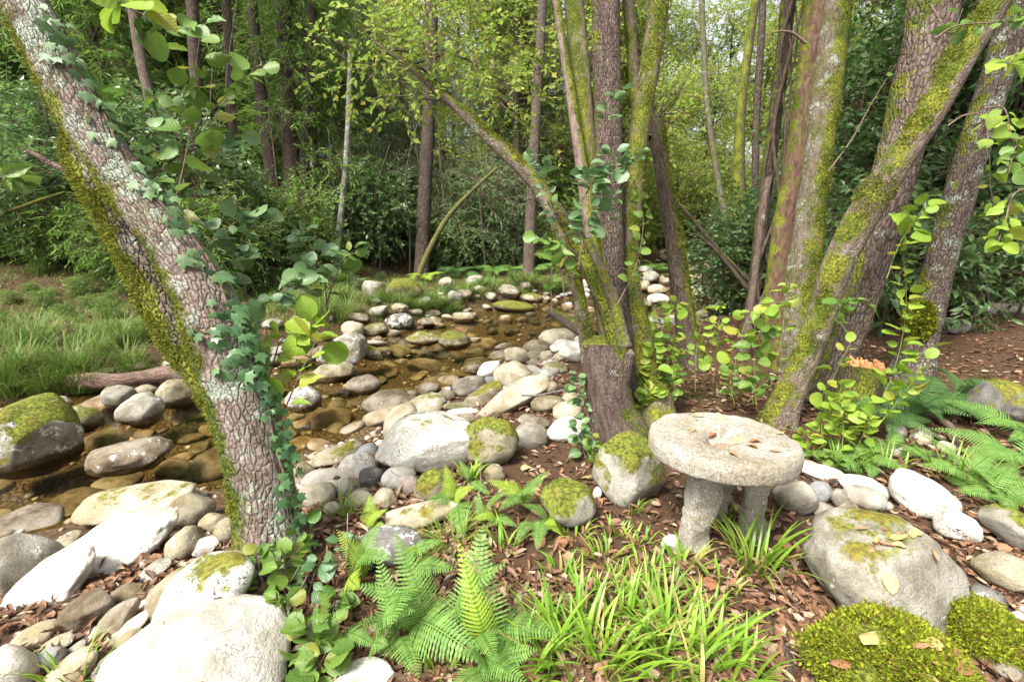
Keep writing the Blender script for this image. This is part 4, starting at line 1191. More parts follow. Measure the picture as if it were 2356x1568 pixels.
for i, sp in enumerate([[(1700, 622, 18), (1640, 560, 16), (1590, 500, 14), (1555, 460, 10)], [(1700, 640, 20), (1655, 585, 18), (1610, 545, 12), (1560, 530, 8)]]):
    Q = sight_line(sp, 7.4, 7.4, root=.2)
    t = thing('dead_limb', ['bare mossy limb slanting over the upstream rocks', 'lower bare limb slanting over the upstream rocks'][i], 'branch', Q[0, :3])
    stem(t, 'limb', Q, 12, .05, 6., i + 3., 0, None, .08, tint=(.17, .13, .09), crack=.3, moss=.18, mdir=(0, -.2, .9))
# far bank poles
BGT = [
 ('brown straight trunk with dark knots across the pool', [(466, 650, 46), (462, 480, 42), (458, 300, 40), (448, 130, 38), (440, -40, 38)], RED),
 ('trunk partly hidden behind the leaning tree across the stream', [(402, 640, 46), (398, 520, 44), (384, 400, 42), (352, 260, 40), (322, 120, 36), (298, -40, 34)], dict(tint=(.27, .20, .16), crack=.5, scale=14., lichen=.12, algae=.2)),
 ('thinner red brown trunk behind the knotted one', [(548, 630, 30), (544, 470, 28), (536, 300, 26), (528, 150, 26), (520, -40, 24)], RED),
 ('red brown trunk leaning right, left of the close pair', [(645, 600, 44), (636, 500, 42), (622, 380, 40), (606, 260, 38), (592, 140, 34), (576, -40, 30)], RED),
 ('tall straight trunk, thicker of the close pair across the pool', [(676, 604, 58), (674, 450, 52), (666, 300, 50), (657, 130, 48), (650, -40, 46)], RED),
 ('tall trunk, slimmer of the close pair across the pool', [(694, 604, 34), (697, 450, 32), (703, 300, 32), (712, 130, 32), (722, -40, 30)], RED),
 ('slender pale lichen covered trunk across the pool', [(770, 640, 22), (782, 520, 20), (794, 400, 18), (802, 260, 16), (806, 120, 14)], dict(tint=(.34, .33, .28), crack=.1, lichen=.34)),
 ('brown trunk seen above the leaning mossy stem', [(970, 640, 44), (975, 480, 42), (985, 300, 40), (992, 120, 36), (996, -40, 34)], RED),
 ('thin dark trunk in the middle behind the leaning branch', [(1188, 620, 24), (1190, 450, 22), (1188, 250, 20), (1190, 100, 20), (1192, -40, 18)], RED),
 ('dark trunk left of the central stems, standing further back', [(1216, 640, 36), (1222, 470, 34), (1232, 280, 32), (1242, 120, 30), (1250, -40, 30)], dict(tint=(.20, .15, .12), crack=.6, scale=14., lichen=.08)),
 ('mossy thin trunk bowed across the dark thicket', [(958, 650, 20), (985, 580, 18), (1030, 500, 17), (1085, 440, 15), (1145, 385, 12)], dict(tint=(.26, .21, .12), crack=.1, moss=.15, algae=.5, lichen=.1)),
]
for (lab, sp, pr) in BGT:
    slender(lab, sp, None, 2.5 if sp[-1][1] < 0 else 0, 16, cmat=L_CROWN_M if sp[-1][1] < 0 else None, **pr)
_, P = slender('mossy fallen trunk sloping on the dark slope at the left edge', [(0, 492, 34), (50, 476, 32), (100, 458, 28), (150, 442, 22)], 9.5, 0, 16, tint=(.2, .16, .1), crack=.2, moss=.36, mdir=(0, -.2, .95), algae=.4)

random.seed(77)
for i in range(26):
    u = random.choice([random.uniform(-60, 700), random.uniform(720, 1300), random.uniform(1560, 1760)])
    v = random.uniform(596, 640)
    p, d = ground(u, v)
    if stream(np.array(p[0]), np.array(p[1]))[0] < 3: continue
    t = thing('bare_sapling', 'thin bare stem standing in the dark thicket beyond the stream', 'sapling', p, 'thin bare stems in the thicket')
    h, lx = random.uniform(3, 7), random.uniform(-.9, .9)
    P = np.array([(*p, .035), (p[0] + lx * .2, p[1], p[2] + h * .3, .03), (p[0] + lx * .5 + random.uniform(-.2, .2), p[1], p[2] + h * .65, .024), (p[0] + lx, p[1] + .2, p[2] + h, .012)])
    P[0, 2] -= .2
    stem(t, 'stem', P, 8, .04, 5., i, 0, None, .3, tint=(.16, .12, .09), crack=.1, lichen=.1, algae=.3)
    for k in range(3):
        f = random.uniform(.3, .8); q = P[1, :3] + (P[3, :3] - P[1, :3]) * f
        limb(t, q, q + np.array([random.uniform(-.9, .9), random.uniform(-.4, .3), random.uniform(.1, .7)]), .012, .003, .05, 'twig', k, tint=(.16, .12, .09), crack=0)

# --- cut stump with orange wood
b0, d0 = ground(1965, 965)
t = thing('tree_stump', 'dark stump with freshly splintered orange top behind the alder shoots', 'stump', b0)
P = sight_line([(1955, 985, 150), (1962, 930, 124), (1978, 880, 112), (1985, 848, 104)], d0 + .1, d0 + .1, slim=.95)
stem(t, 'trunk', P, 36, .07, 8., 15.5, .3, None, .03, cap=False, tint=(.15, .11, .08), crack=.8, scale=18., moss=.12, mdir=(-.5, -.6, .2), algae=.3)
disc(t, 'cut_face', P[-1, :3], (.1, -.45, 1), P[-1, 3] * .75, CUTW, 3, .6)
for k in range(16):
    a = k * .4 + random.uniform(-.2, .2); c = P[-1, :3] + np.array([math.cos(a), math.sin(a), 0]) * P[-1, 3] * random.uniform(.2, .8)
    q = random.uniform(.012, .035)
    V, F, tc = tube([(*(c - np.array([0, 0, .03])), q * 1.3), (*(c + np.array([random.uniform(-.02, .02), -.01, random.uniform(.02, .045)])), q), (*(c + np.array([random.uniform(-.03, .03), 0, random.uniform(.05, .10)])), q * .3)], 6, 6, .35, 30., k)
    obj('splinter', mesh('splinter', V - b0, F, smooth=False, tc=tc), CUTW, t)

# --- loose logs and roots
def log(label, spec, name='fallen_log', lift=.02, mat=None, **props):
    P = []
    for (u, v, w) in spec:
        p, d = ground(u, v, lift)
        r = w / 2 * d / FPX
        P.append((p[0], p[1], p[2] + r * .4, r))
    P = np.array(P)
    t = thing(name, label, 'log' if 'log' in name else 'root' if 'root' in name else 'stick', P[0, :3])
    n = {'fallen_log': 'trunk', 'surface_root': 'root', 'dead_stick': 'stick'}[name]
    o = stem(t, n, P, 18, .08, 8., random.random() * 20, 0, None, .03, **props)
    return t
log('reddish brown fallen log lying on the grassy far bank', [(160, 880, 26), (215, 882, 36), (270, 882, 34), (330, 874, 32), (395, 866, 38), (440, 866, 32)], tint=(.50, .32, .26), crack=.5, scale=26., lichen=.03, lift=.16)
log('bare root curving over the leaf litter to the right', [(2075, 962, 8), (2110, 955, 12), (2150, 962, 15), (2185, 985, 16), (2192, 1012, 16), (2220, 1040, 14), (2270, 1068, 12), (2330, 1095, 10)], 'surface_root', .03, tint=(.36, .25, .18), crack=.2, scale=30.)
log('dark root snaking down beside the mossy boulder at the bottom', [(1762, 1400, 16), (1772, 1440, 18), (1800, 1490, 20), (1818, 1530, 20), (1812, 1580, 22)], 'surface_root', .0, tint=(.16, .11, .085), crack=.3, scale=30.)
log('dark root in the litter above the big tan grey boulder', [(1880, 1190, 14), (1872, 1225, 16), (1862, 1262, 16), (1850, 1300, 12)], 'surface_root', .0, tint=(.17, .12, .09), crack=.3, scale=30.)
log('grey driftwood stick lying across the near bank stones', [(1200, 910, 4), (1240, 910, 5), (1285, 900, 5), (1325, 895, 4)], 'dead_stick', .22, tint=(.4, .36, .33), crack=.1)
log('brown stick lying on the leaf litter right of the root', [(2150, 1000, 8), (2200, 1032, 8), (2260, 1052, 7), (2300, 1062, 6)], 'dead_stick', .03, tint=(.33, .22, .15), crack=.1)

# ================================================================== the millstone table
bt, dt = ground(1655, 1215)
TB = thing('millstone_table', 'round granite millstone table on three rough stone legs', 'table', bt)
pc_, dd = ground(1660, 1000, .60)       # centre of the top
ctop = pc_.copy()
el = at(1487, 990, dd); er = at(1838, 1030, dd)
RT = .5 * np.linalg.norm(er - el) * .915
def millstone(R, th, hole):
    K = 120
    prof = [(0.0, 0), (hole * .8, 0), (hole * 1.5, 0), (R * .35, 0), (R * .6, 0), (R * .85, 0), (R * .955, -.002), (R * .985, -.012), (R, -.032), (R * 1.003, -th * .5), (R * .995, -th * .82), (R * .97, -th * .97), (R * .9, -th), (R * .5, -th), (0.0, -th)]
    V = []
    for (r, z) in prof:
        for i in range(K):
            a = 2 * math.pi * i / K
            V.append((r * math.cos(a), r * math.sin(a), z))
    V = np.array(V)
    # the worn eye and its cross-shaped socket
    x, y = V[:, 0], V[:, 1]
    return V, K, len(prof)
def top_mesh(R, th):
    K, J = 128, 46
    rr = np.concatenate([np.linspace(.004, R * .93, 34), R * np.array([.955, .975, .99, 1.0, 1.004, 1.002, 1.003, .998, .985, .96, .8, .01])])
    zz = np.concatenate([np.zeros(34), [-.001, -.005, -.014, -.03, -th * .35, -th * .5, -th * .7, -th * .86, -th * .95, -th * .99, -th, -th]])
    a = np.linspace(0, 2 * math.pi, K, endpoint=False)
    Rg, A = np.meshgrid(rr, a, indexing='ij'); Z = np.broadcast_to(zz[:, None], Rg.shape).copy()
    X, Y = Rg * np.cos(A), Rg * np.sin(A)
    nz = noise(np.stack([X * 9, Y * 9, Z * 9], -1)); n2 = noise(np.stack([X * 30, Y * 30, Z * 30], -1))
    edge = 1 + .012 * noise(np.stack([np.cos(A) * 3, np.sin(A) * 3, A * 0], -1)) + .006 * nz
    X, Y = X * edge, Y * edge
    Z += .006 * nz + .004 * n2
    top = Z > -th * .3
    eye = sstep(.085, .055, np.hypot(X, Y) * (1 + .25 * np.sin(A * 2 + 1)))
    rot = .65
    xr, yr = X * math.cos(rot) + Y * math.sin(rot), -X * math.sin(rot) + Y * math.cos(rot)
    sock = sstep(.150, .125, np.abs(xr)) * sstep(.046, .030, np.abs(yr))
    Z -= np.where(top, .055 * np.maximum(eye, 0) + .040 * sock * (1 - .4 * eye), 0)
    V = np.stack([X, Y, Z], -1).reshape(-1, 3)
    n = len(rr)
    i = np.arange(n - 1)[:, None] * K; j = np.arange(K)[None]; j2 = (j + 1) % K
    F = np.stack([i + j, i + j2, i + K + j2, i + K + j], -1).reshape(-1, 4)
    return V, F
TH = .10
V, F = top_mesh(RT, TH)
tl_ = math.radians(-3.0)
V = V @ np.array([(1, 0, 0), (0, math.cos(tl_), math.sin(tl_)), (0, -math.sin(tl_), math.cos(tl_))])
tt = obj('tabletop', mesh('tabletop', V + (ctop - bt), F), GRAN, TB)
TOPBVH = BVHTree.FromPolygons([tuple(q) for q in V + ctop], [tuple(f) for f in F])
def leg(u, vb, w, dep, dd_, seed, tw):
    """rough split granite post, from the ground up to the underside"""
    p, d = ground(u, vb)
    r = w / 2 * d / FPX
    zt = ctop[2] - TH + .012
    rng = np.random.default_rng(seed)
    K, n = 40, 34
    V = []
    for i in range(n):
        f = i / (n - 1)
        z = p[2] - .1 + (zt - p[2] + .1) * f
        tp = 1.04 - .16 * f + .05 * math.sin(f * 5 + seed)
        for k in range(K):
            a = 2 * math.pi * k / K
            c, s = math.cos(a), math.sin(a)
            q = .42
            x = np.sign(c) * abs(c) ** q * r * tp; y = np.sign(s) * abs(s) ** q * r * dep * tp
            x, y = x * math.cos(tw) - y * math.sin(tw), x * math.sin(tw) + y * math.cos(tw)
            V.append((x, y, z))
    V = np.array(V)
    dr = unit(V * np.array([1, 1, 0]) + 1e-6)
    so = np.array([seed * 3.7, seed, 1])
    V[:, :2] += (dr * (.026 * noise(V * 11 + so) + .020 * np.abs(noise(V * 5.5 + so * 2)) + .008 * noise(V * 34 + so))[:, None])[:, :2]
    i = np.arange(n - 1)[:, None] * K; j = np.arange(K)[None]; j2 = (j + 1) % K
    F = np.stack([i + j, i + j2, i + K + j2, i + K + j], -1).reshape(-1, 4)
    obj('leg', mesh('leg', V + np.array([p[0], p[1], 0]) - np.array([bt[0], bt[1], bt[2]]), F), GRAN, TB)
leg(1598, 1254, 60, .75, 0, 3, .25)
leg(1728, 1232, 40, 1.0, 0, 5, -.4)
leg(1646, 1190, 38, .9, 0, 8, .15)

# ================================================================== background woodland
def make_shrub(name, lmat, tmpl, size, n, k, shape, droop=.1, slen=.4, stems=5):
    """a leafy shrub standing at the origin, about 2 m tall; returned as (parts) to be copied"""
    r = thing(name, 'x', 'shrub', (0, 0, 0))
    for s in range(stems):
        a = random.uniform(0, 6.28); q = random.uniform(.3, .8)
        e = (math.cos(a) * q, math.sin(a) * q, random.uniform(1.1, 1.9))
        limb(r, (math.cos(a) * .08, math.sin(a) * .08, -.2), e, .028, .008, .0, 'stem', seed=s, wig=.15, tint=(.16, .12, .09), crack=.1, algae=.2)
    crown(r, shape, n, k, tmpl, lmat, size, slen, droop, name='crown')
    return r

def copy_thing(root, loc, rz, s, label, group, lean=0., sz=None):
    r = root.copy(); COL.objects.link(r)
    r.matrix_basis = Matrix.Translation(loc) @ Matrix.Rotation(rz, 4, 'Z') @ Matrix.Rotation(lean, 4, 'X') @ Matrix.Diagonal((s, s, sz or s, 1))
    r['label'] = label; r['group'] = group
    for ch in list(root.children):
        c = ch.copy(); COL.objects.link(c); c.parent = r
    return r

def drop(root):
    for c in list(root.children): bpy.data.objects.remove(c)
    bpy.data.objects.remove(root)

EL = [(0, 0, 1.15, .85, .85, .8), (.35, .2, 1.6, .5, .5, .45), (-.4, -.15, 1.45, .5, .5, .45), (.1, -.35, .7, .65, .6, .5)]
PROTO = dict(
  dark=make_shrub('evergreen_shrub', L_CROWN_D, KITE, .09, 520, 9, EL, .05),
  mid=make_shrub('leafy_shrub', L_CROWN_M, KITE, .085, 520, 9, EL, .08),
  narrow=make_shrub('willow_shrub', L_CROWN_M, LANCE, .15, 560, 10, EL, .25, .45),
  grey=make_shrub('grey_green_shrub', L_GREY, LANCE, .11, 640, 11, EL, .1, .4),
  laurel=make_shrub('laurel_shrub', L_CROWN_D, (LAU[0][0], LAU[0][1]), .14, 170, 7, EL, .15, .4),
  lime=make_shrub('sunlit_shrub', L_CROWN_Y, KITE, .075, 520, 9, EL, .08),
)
def make_tree(name, lmat, tmpl, size, n, k, droop, slen=.7):
    """young woodland tree about 9 m tall at the origin with foliage from 2 m up"""
    r = thing(name, 'x', 'tree', (0, 0, 0))
    P = np.array([(0, 0, -.4, .12), (.05, .02, 2, .10), (-.1, .1, 4.5, .075), (.1, -.05, 7, .045), (.05, 0, 9.2, .015)])
    stem(r, 'trunk', P, 10, .04, 4., random.random() * 20, .1, None, .3, tint=(.20, .155, .12), crack=.4, scale=14., algae=.25, lichen=.08)
    cs = []
    for i in range(13):
        z = 2.3 + i * .52 + random.uniform(-.2, .2); a = i * 2.4 + random.uniform(-.4, .4); q = random.uniform(.7, 1.7) * (1.15 - i * .045)
        e = (math.cos(a) * q, math.sin(a) * q, z + random.uniform(.1, .6))
        limb(r, (0, 0, z - .3), e, .03, .008, .08, 'branch', seed=i, wig=.12, tint=(.18, .14, .11), crack=.1)
        cs.append((*e, random.uniform(.7, 1.15), random.uniform(.7, 1.15), random.uniform(.45, .75)))
    crown(r, cs, n, k, tmpl, lmat, size, slen, droop, name='crown')
    return r
TREE = dict(
  narrow=make_tree('willow_tree', L_CROWN_M, LANCE, .24, 950, 11, .3),
  mid=make_tree('young_alder', L_CROWN_M, KITE, .12, 950, 10, .08),
  lime=make_tree('sunlit_alder', L_CROWN_Y, KITE, .13, 950, 10, .08),
  dark=make_tree('evergreen_tree', L_CROWN_D, KITE, .13, 1000, 10, .08),
  grey=make_tree('grey_willow_tree', L_GREY, LANCE, .20, 950, 11, .2),
)

ORD = ('leftmost second third fourth fifth sixth seventh eighth ninth tenth eleventh twelfth thirteenth fourteenth fifteenth sixteenth seventeenth eighteenth nineteenth twentieth '
       'twenty-first twenty-second twenty-third twenty-fourth twenty-fifth twenty-sixth twenty-seventh twenty-eighth twenty-ninth thirtieth thirty-first thirty-second thirty-third thirty-fourth').split()
def sow(kind, spots, label0, group, s0, s1, protos=PROTO, sink=.1):
    for i_, (x, y) in enumerate(sorted(spots, key=lambda q: q[0] / q[1])):
        bu_ = CU + FPX * x / (y * .97 + .3)
        if protos is TREE and (1625 < bu_ < 1765 or 1225 < bu_ < 1300) and random.random() < .45: continue
        label = label0 + ('' if len(spots) > 30 else ', leftmost of its kind' if i_ == 0 else ', ' + ORD[i_] + ' from left')
        s = random.uniform(s0, s1)
        copy_thing(protos[kind], (x, y, hz(x, y) - sink), random.uniform(0, 6.28), s, label, group, random.uniform(-.08, .08), s * random.uniform(.85, 1.2))

def region(n, u0, u1, y0, y1, mind=.8, smin=1.2):
    """spots on dry land between two bearings"""
    out = []
    for _ in range(n * 40):
        if len(out) >= n: break
        y = y0 * (y1 / y0) ** random.random()
        x = (random.uniform(u0, u1) - CU) / FPX * (y * .97 + .3)
        d, hw, wz, sd_ = stream(np.array(x), np.array(y))
        if d < hw + smin: continue
        if any((a - x) ** 2 + (b - y) ** 2 < mind ** 2 for a, b in out): continue
        out.append((x, y))
    return out

# thicket along the foot of the far slope
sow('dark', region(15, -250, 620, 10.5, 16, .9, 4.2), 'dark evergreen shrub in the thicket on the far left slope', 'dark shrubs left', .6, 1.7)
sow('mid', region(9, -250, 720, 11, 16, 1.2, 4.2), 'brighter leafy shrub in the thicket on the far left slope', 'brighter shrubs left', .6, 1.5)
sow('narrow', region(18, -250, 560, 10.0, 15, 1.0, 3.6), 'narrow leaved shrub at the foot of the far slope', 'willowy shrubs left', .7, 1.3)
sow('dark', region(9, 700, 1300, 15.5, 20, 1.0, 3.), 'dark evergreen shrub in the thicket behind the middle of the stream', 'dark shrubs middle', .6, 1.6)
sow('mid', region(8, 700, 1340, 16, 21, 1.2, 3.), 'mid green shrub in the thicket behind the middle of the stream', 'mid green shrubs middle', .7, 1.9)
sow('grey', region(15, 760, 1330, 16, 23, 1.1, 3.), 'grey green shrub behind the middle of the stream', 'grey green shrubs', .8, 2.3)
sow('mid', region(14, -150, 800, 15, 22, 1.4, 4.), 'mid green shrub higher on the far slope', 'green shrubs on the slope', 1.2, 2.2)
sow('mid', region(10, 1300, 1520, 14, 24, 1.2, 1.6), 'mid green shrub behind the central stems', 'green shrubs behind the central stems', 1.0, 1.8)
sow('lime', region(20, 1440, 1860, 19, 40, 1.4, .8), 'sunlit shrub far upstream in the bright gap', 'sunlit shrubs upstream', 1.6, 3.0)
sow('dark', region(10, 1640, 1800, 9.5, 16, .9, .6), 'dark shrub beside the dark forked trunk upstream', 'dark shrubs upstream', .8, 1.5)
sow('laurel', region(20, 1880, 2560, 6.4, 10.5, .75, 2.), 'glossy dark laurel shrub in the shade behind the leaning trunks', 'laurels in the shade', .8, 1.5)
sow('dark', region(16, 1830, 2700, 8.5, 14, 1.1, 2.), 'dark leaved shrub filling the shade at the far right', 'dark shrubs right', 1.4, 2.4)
sow('mid', region(46, -150, 640, 6.6, 11.5, .35, .5), 'low leafy plant on the grassy far bank', 'low plants on the far bank', .12, .24)
sow('dark', region(16, 600, 1300, 11, 16, .5, .6), 'low leafy plant at the edge of the stony bar', 'low plants by the stony bar', .14, .3)
# woodland trees filling the view above
sow('narrow', region(15, -350, 760, 15, 20, 1.6, 5), 'young tree with drooping narrow leaves on the far slope', 'narrow leaved trees on the slope', .85, 1.2, TREE)
sow('mid', region(12, -300, 900, 19, 30, 2.2, 5), 'young green alder further up the far slope', 'alders up the slope', 1.0, 1.5, TREE)
sow('lime', region(9, 500, 1300, 20, 32, 2.2, 4), 'yellow green alder in the light behind the middle of the stream', 'yellow green alders middle', 1.0, 1.6, TREE)
sow('grey', region(9, 820, 1400, 19, 28, 2.0, 4), 'grey green willow tree behind the middle of the stream', 'grey willows middle', .75, 1.1, TREE)
sow('lime', region(13, 1380, 1880, 18, 40, 2.0, 1.2), 'yellow green alder beside the bright upstream gap', 'yellow green alders upstream', 1.0, 1.6, TREE)
sow('dark', region(9, 1880, 2650, 9.5, 15, 1.6, 3), 'dark evergreen tree behind the leaning trunks on the right', 'evergreen trees right', .8, 1.2, TREE)
sow('mid', region(7, 1780, 2300, 15, 24, 2.2, 3), 'green alder behind the evergreens on the right', 'alders right', 1.0, 1.4, TREE)
sow('lime', region(17, -300, 2300, 36, 60, 2.8, 3), 'tall pale green tree in the far woodland', 'far woodland trees', 1.7, 2.5, TREE)
sow('lime', region(4, 1320, 1900, 34, 50, 2.2, 1), 'pale yellow green tree closing the upstream gap', 'trees closing the upstream gap', 1.5, 2.2, TREE)
for p in list(PROTO.values()) + list(TREE.values()): drop(p)

# ================================================================== ferns
def frond_mesh(seed, pairs=26, arch=.28, width=.22, curl=.25):
    """pinnate fern frond, 1 long along +Y, arching in +Z; pinnae cut into teeth"""
    rng = np.random.default_rng(seed)
    V, F = [], []
    def cp(t): return np.array([.03 * math.sin(t * 2 + seed), t, arch * math.sin(math.pi * t ** .8) * (1 - .15 * t) - curl * t ** 3 * .5])
    # rachis
    n = 14
    for i in range(n):
        t = i / (n - 1); c = cp(t); w = .008 * (1 - .8 * t)
        V += [tuple(c + (-w, 0, 0)), tuple(c + (w, 0, 0)), tuple(c + (0, 0, w * 1.2))]
        if i:
            b = (i - 1) * 3
            for q in range(3):
                F += [(b + q, b + (q + 1) % 3, b + 3 + (q + 1) % 3), (b + q, b + 3 + (q + 1) % 3, b + 3 + q)]
    for i in range(pairs):
        t = .16 + .83 * (i / (pairs - 1)) ** .93
        e = (t - .16) / .84
        L = width * (min(1, .55 + e * 2.2)) * max(.03, (1 - e) ** .75) * 1.2 * rng.uniform(.9, 1.08)
        c = cp(t)
        tg = unit(cp(min(1, t + .02)) - cp(t - .02))
        for s in (-1, 1):
            d = unit(np.array([s * 1.0, 0, 0]) + tg * .42 + np.array([0, 0, -.10 + rng.uniform(-.08, .08)]))
            up = unit(np.cross(np.array([1., 0, 0]), tg)); up = up if up[2] > 0 else -up
            sd = unit(np.cross(up, d))
            m = max(5, int(13 * L / width))
            b = len(V)
            hwid = .0185 * min(1, L / .1 + .3)
            for k in range(m + 1):
                f = k / m
                p = c + d * L * f + np.array([0, 0, -.18 * L * f * f])
                ll = hwid * ((1 - f) ** .55 + .05) * (.55 + .45 * min(1, f * 8))
                z = (1.0 if k % 2 else .5)
                V += [tuple(p + sd * ll * z + d * ll * .5 + up * .1 * ll), tuple(p), tuple(p - sd * ll * z + d * ll * .5 + up * .1 * ll)]
                if k:
                    q = b + (k - 1) * 3
                    F += [(q, q + 1, q + 4), (q, q + 4, q + 3), (q + 1, q + 2, q + 5), (q + 1, q + 5, q + 4)]
    return mesh('frond', np.array(V), np.array(F), smooth=False)
FR = {}
for nm, mt in (('g', L_FERN), ('y', L_FERN_Y), ('d', L_FERN_D)):
    FR[nm] = []
    for s in range(3):
        me = frond_mesh(s + 3, 26, (.20, .30, .12)[s], (.22, .20, .25)[s], (.3, .15, .45)[s])
        me.materials.append(mt); FR[nm].append(me)

def frond(root, base, tip, kind, wide=1.0, up=None):
    b, t_ = np.asarray(base), np.asarray(tip)
    L = np.linalg.norm(t_ - b)
    n = unit(np.array([0, -.35, 1.0]) + rnd(1)[0] * .18) if up is None else unit(up)
    M = mat4(b - np.array(root.location), t_ - b, n, L)
    M = M @ Matrix.Diagonal((wide * 1.05, 1, 1, 1))
    return obj('frond', random.choice(FR[kind]), None, root, M=M)

def fern_by_sight(label, bu, bv, fr):
    """a fern rooted at (bu, bv); fronds (tip u, tip v, tip height, kind, width)"""
    b, _ = ground(bu, bv)
    r = thing('fern', label, 'fern', b)
    for (u, v, h, k, w) in fr:
        tp, _ = ground(u, v, h)
        frond(r, b + np.array([random.uniform(-.03, .03), random.uniform(-.03, .03), .0]), tp, k, w)
    return r
fern_by_sight('large fern with tall fronds in the middle of the foreground', 975, 1440, [(918, 1228, .42, 'g', 1.25), (1075, 1505, .18, 'g', 1.5), (868, 1285, .38, 'g', 1.1), (890, 1420, .34, 'g', 1.2), (845, 1330, .3, 'g', 1.)])
fern_by_sight('tall fern right of the largest one in the foreground', 1110, 1480, [(1108, 1222, .44, 'g', 1.3), (1060, 1250, .46, 'y', .8), (1255, 1420, .2, 'g', 1.4), (1150, 1290, .42, 'g', 1.1), (1030, 1400, .25, 'g', 1.1)])
fern_by_sight('low fern at the bottom edge between the grass clumps', 1110, 1560, [(1200, 1480, .22, 'g', 1.3), (1080, 1480, .25, 'g', 1.2), (1050, 1560, .2, 'g', 1.3), (1190, 1555, .18, 'g', 1.3), (1130, 1500, .3, 'g', 1.1)])
fern_by_sight('yellow green fern in front of the dark granite boulder', 835, 1330, [(846, 1210, .30, 'g', 1.1), (795, 1235, .3, 'y', 1.), (875, 1270, .28, 'g', 1.), (800, 1330, .2, 'y', 1.1)])
fern_by_sight('young yellow green fern with upright fronds behind the flat slab', 1045, 1165, [(1032, 1072, .26, 'y', 1.1), (1078, 1120, .2, 'y', 1.3), (1000, 1135, .2, 'g', 1.1), (1060, 1200, .12, 'g', 1.1)])
fern_by_sight('fern with one pale yellow frond below the round greenish stone', 1195, 1170, [(1135, 1095, .24, 'y', 1.2), (1245, 1078, .26, 'g', 1.), (1150, 1165, .16, 'g', 1.2), (1210, 1110, .26, 'g', .9)])
fern_by_sight('bright fern hanging in front of the mossy block', 1240, 1210, [(1272, 1150, .2, 'y', 1.1), (1290, 1225, .08, 'y', 1.2), (1215, 1150, .24, 'g', 1.), (1230, 1245, .08, 'g', 1.1), (1270, 1190, .15, 'y', 1.1), (1185, 1230, .12, 'g', 1.)])
fern_by_sight('small bright fern at the edge of the cobble heap', 855, 1215, [(850, 1140, .18, 'y', 1.2), (885, 1170, .14, 'y', 1.2), (820, 1175, .14, 'g', 1.2), (880, 1200, .08, 'y', 1.)])
fern_by_sight('small fern among the leafy seedlings lower left', 760, 1480, [(800, 1395, .2, 'g', 1.1), (725, 1400, .2, 'g', 1.1), (790, 1470, .12, 'y', 1.1), (700, 1440, .15, 'g', 1.1), (850, 1460, .14, 'g', 1.1)])
fern_by_sight('fern under the strap grass tuft by the square mossy block', 1085, 1110, [(1060, 1055, .16, 'g', 1.), (1110, 1060, .16, 'y', 1.), (1120, 1120, .08, 'g', 1.)])

fern_by_sight('fern filling the gap between the flat slab and the mossy block', 1130, 1200, [(1100, 1130, .2, 'g', 1.1), (1160, 1125, .22, 'g', 1.1), (1180, 1190, .14, 'g', 1.), (1085, 1190, .14, 'y', 1.)])
fern_by_sight('fern at the foot of the dark granite boulder', 960, 1330, [(990, 1240, .3, 'g', 1.1), (1020, 1300, .24, 'g', 1.1), (930, 1260, .28, 'y', .9)])
fern_by_sight('dull green fern left of the low bottom fern', 905, 1490, [(850, 1410, .28, 'g', 1.2), (940, 1400, .3, 'g', 1.1), (870, 1480, .2, 'g', 1.2), (960, 1500, .18, 'g', 1.2)])
def fern_world(label, u, v, n, L, kind, group=None, up=.5):
    b, _ = ground(u, v)
    r = thing('fern', label, 'fern', b, group)
    a0 = random.uniform(0, 6.28)
    for i in range(n):
        a = a0 + i * 6.283 / n + random.uniform(-.3, .3)
        l = L * random.uniform(.75, 1.15)
        frond(r, b, b + np.array([math.cos(a) * l, math.sin(a) * l, l * random.uniform(up * .5, up * 1.3)]), random.choice(kind), random.uniform(.95, 1.3))
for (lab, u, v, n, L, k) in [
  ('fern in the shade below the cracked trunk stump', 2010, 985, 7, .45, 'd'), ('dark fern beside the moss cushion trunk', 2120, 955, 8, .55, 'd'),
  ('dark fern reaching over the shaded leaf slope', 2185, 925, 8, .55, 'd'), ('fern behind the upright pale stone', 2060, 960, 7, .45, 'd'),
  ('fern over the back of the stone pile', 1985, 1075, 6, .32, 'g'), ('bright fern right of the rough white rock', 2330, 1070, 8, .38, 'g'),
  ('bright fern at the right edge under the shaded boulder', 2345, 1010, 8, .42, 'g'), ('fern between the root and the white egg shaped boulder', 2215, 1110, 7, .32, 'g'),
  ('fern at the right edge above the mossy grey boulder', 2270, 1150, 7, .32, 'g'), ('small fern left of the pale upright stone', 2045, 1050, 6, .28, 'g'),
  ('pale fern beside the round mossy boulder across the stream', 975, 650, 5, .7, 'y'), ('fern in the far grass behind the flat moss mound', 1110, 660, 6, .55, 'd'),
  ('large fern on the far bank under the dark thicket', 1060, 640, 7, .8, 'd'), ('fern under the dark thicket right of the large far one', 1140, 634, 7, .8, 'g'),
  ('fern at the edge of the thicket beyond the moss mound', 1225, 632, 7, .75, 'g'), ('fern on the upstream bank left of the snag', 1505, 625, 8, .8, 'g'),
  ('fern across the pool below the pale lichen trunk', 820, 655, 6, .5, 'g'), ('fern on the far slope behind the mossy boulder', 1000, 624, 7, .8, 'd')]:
    fern_world(lab, u, v, n, L, k)

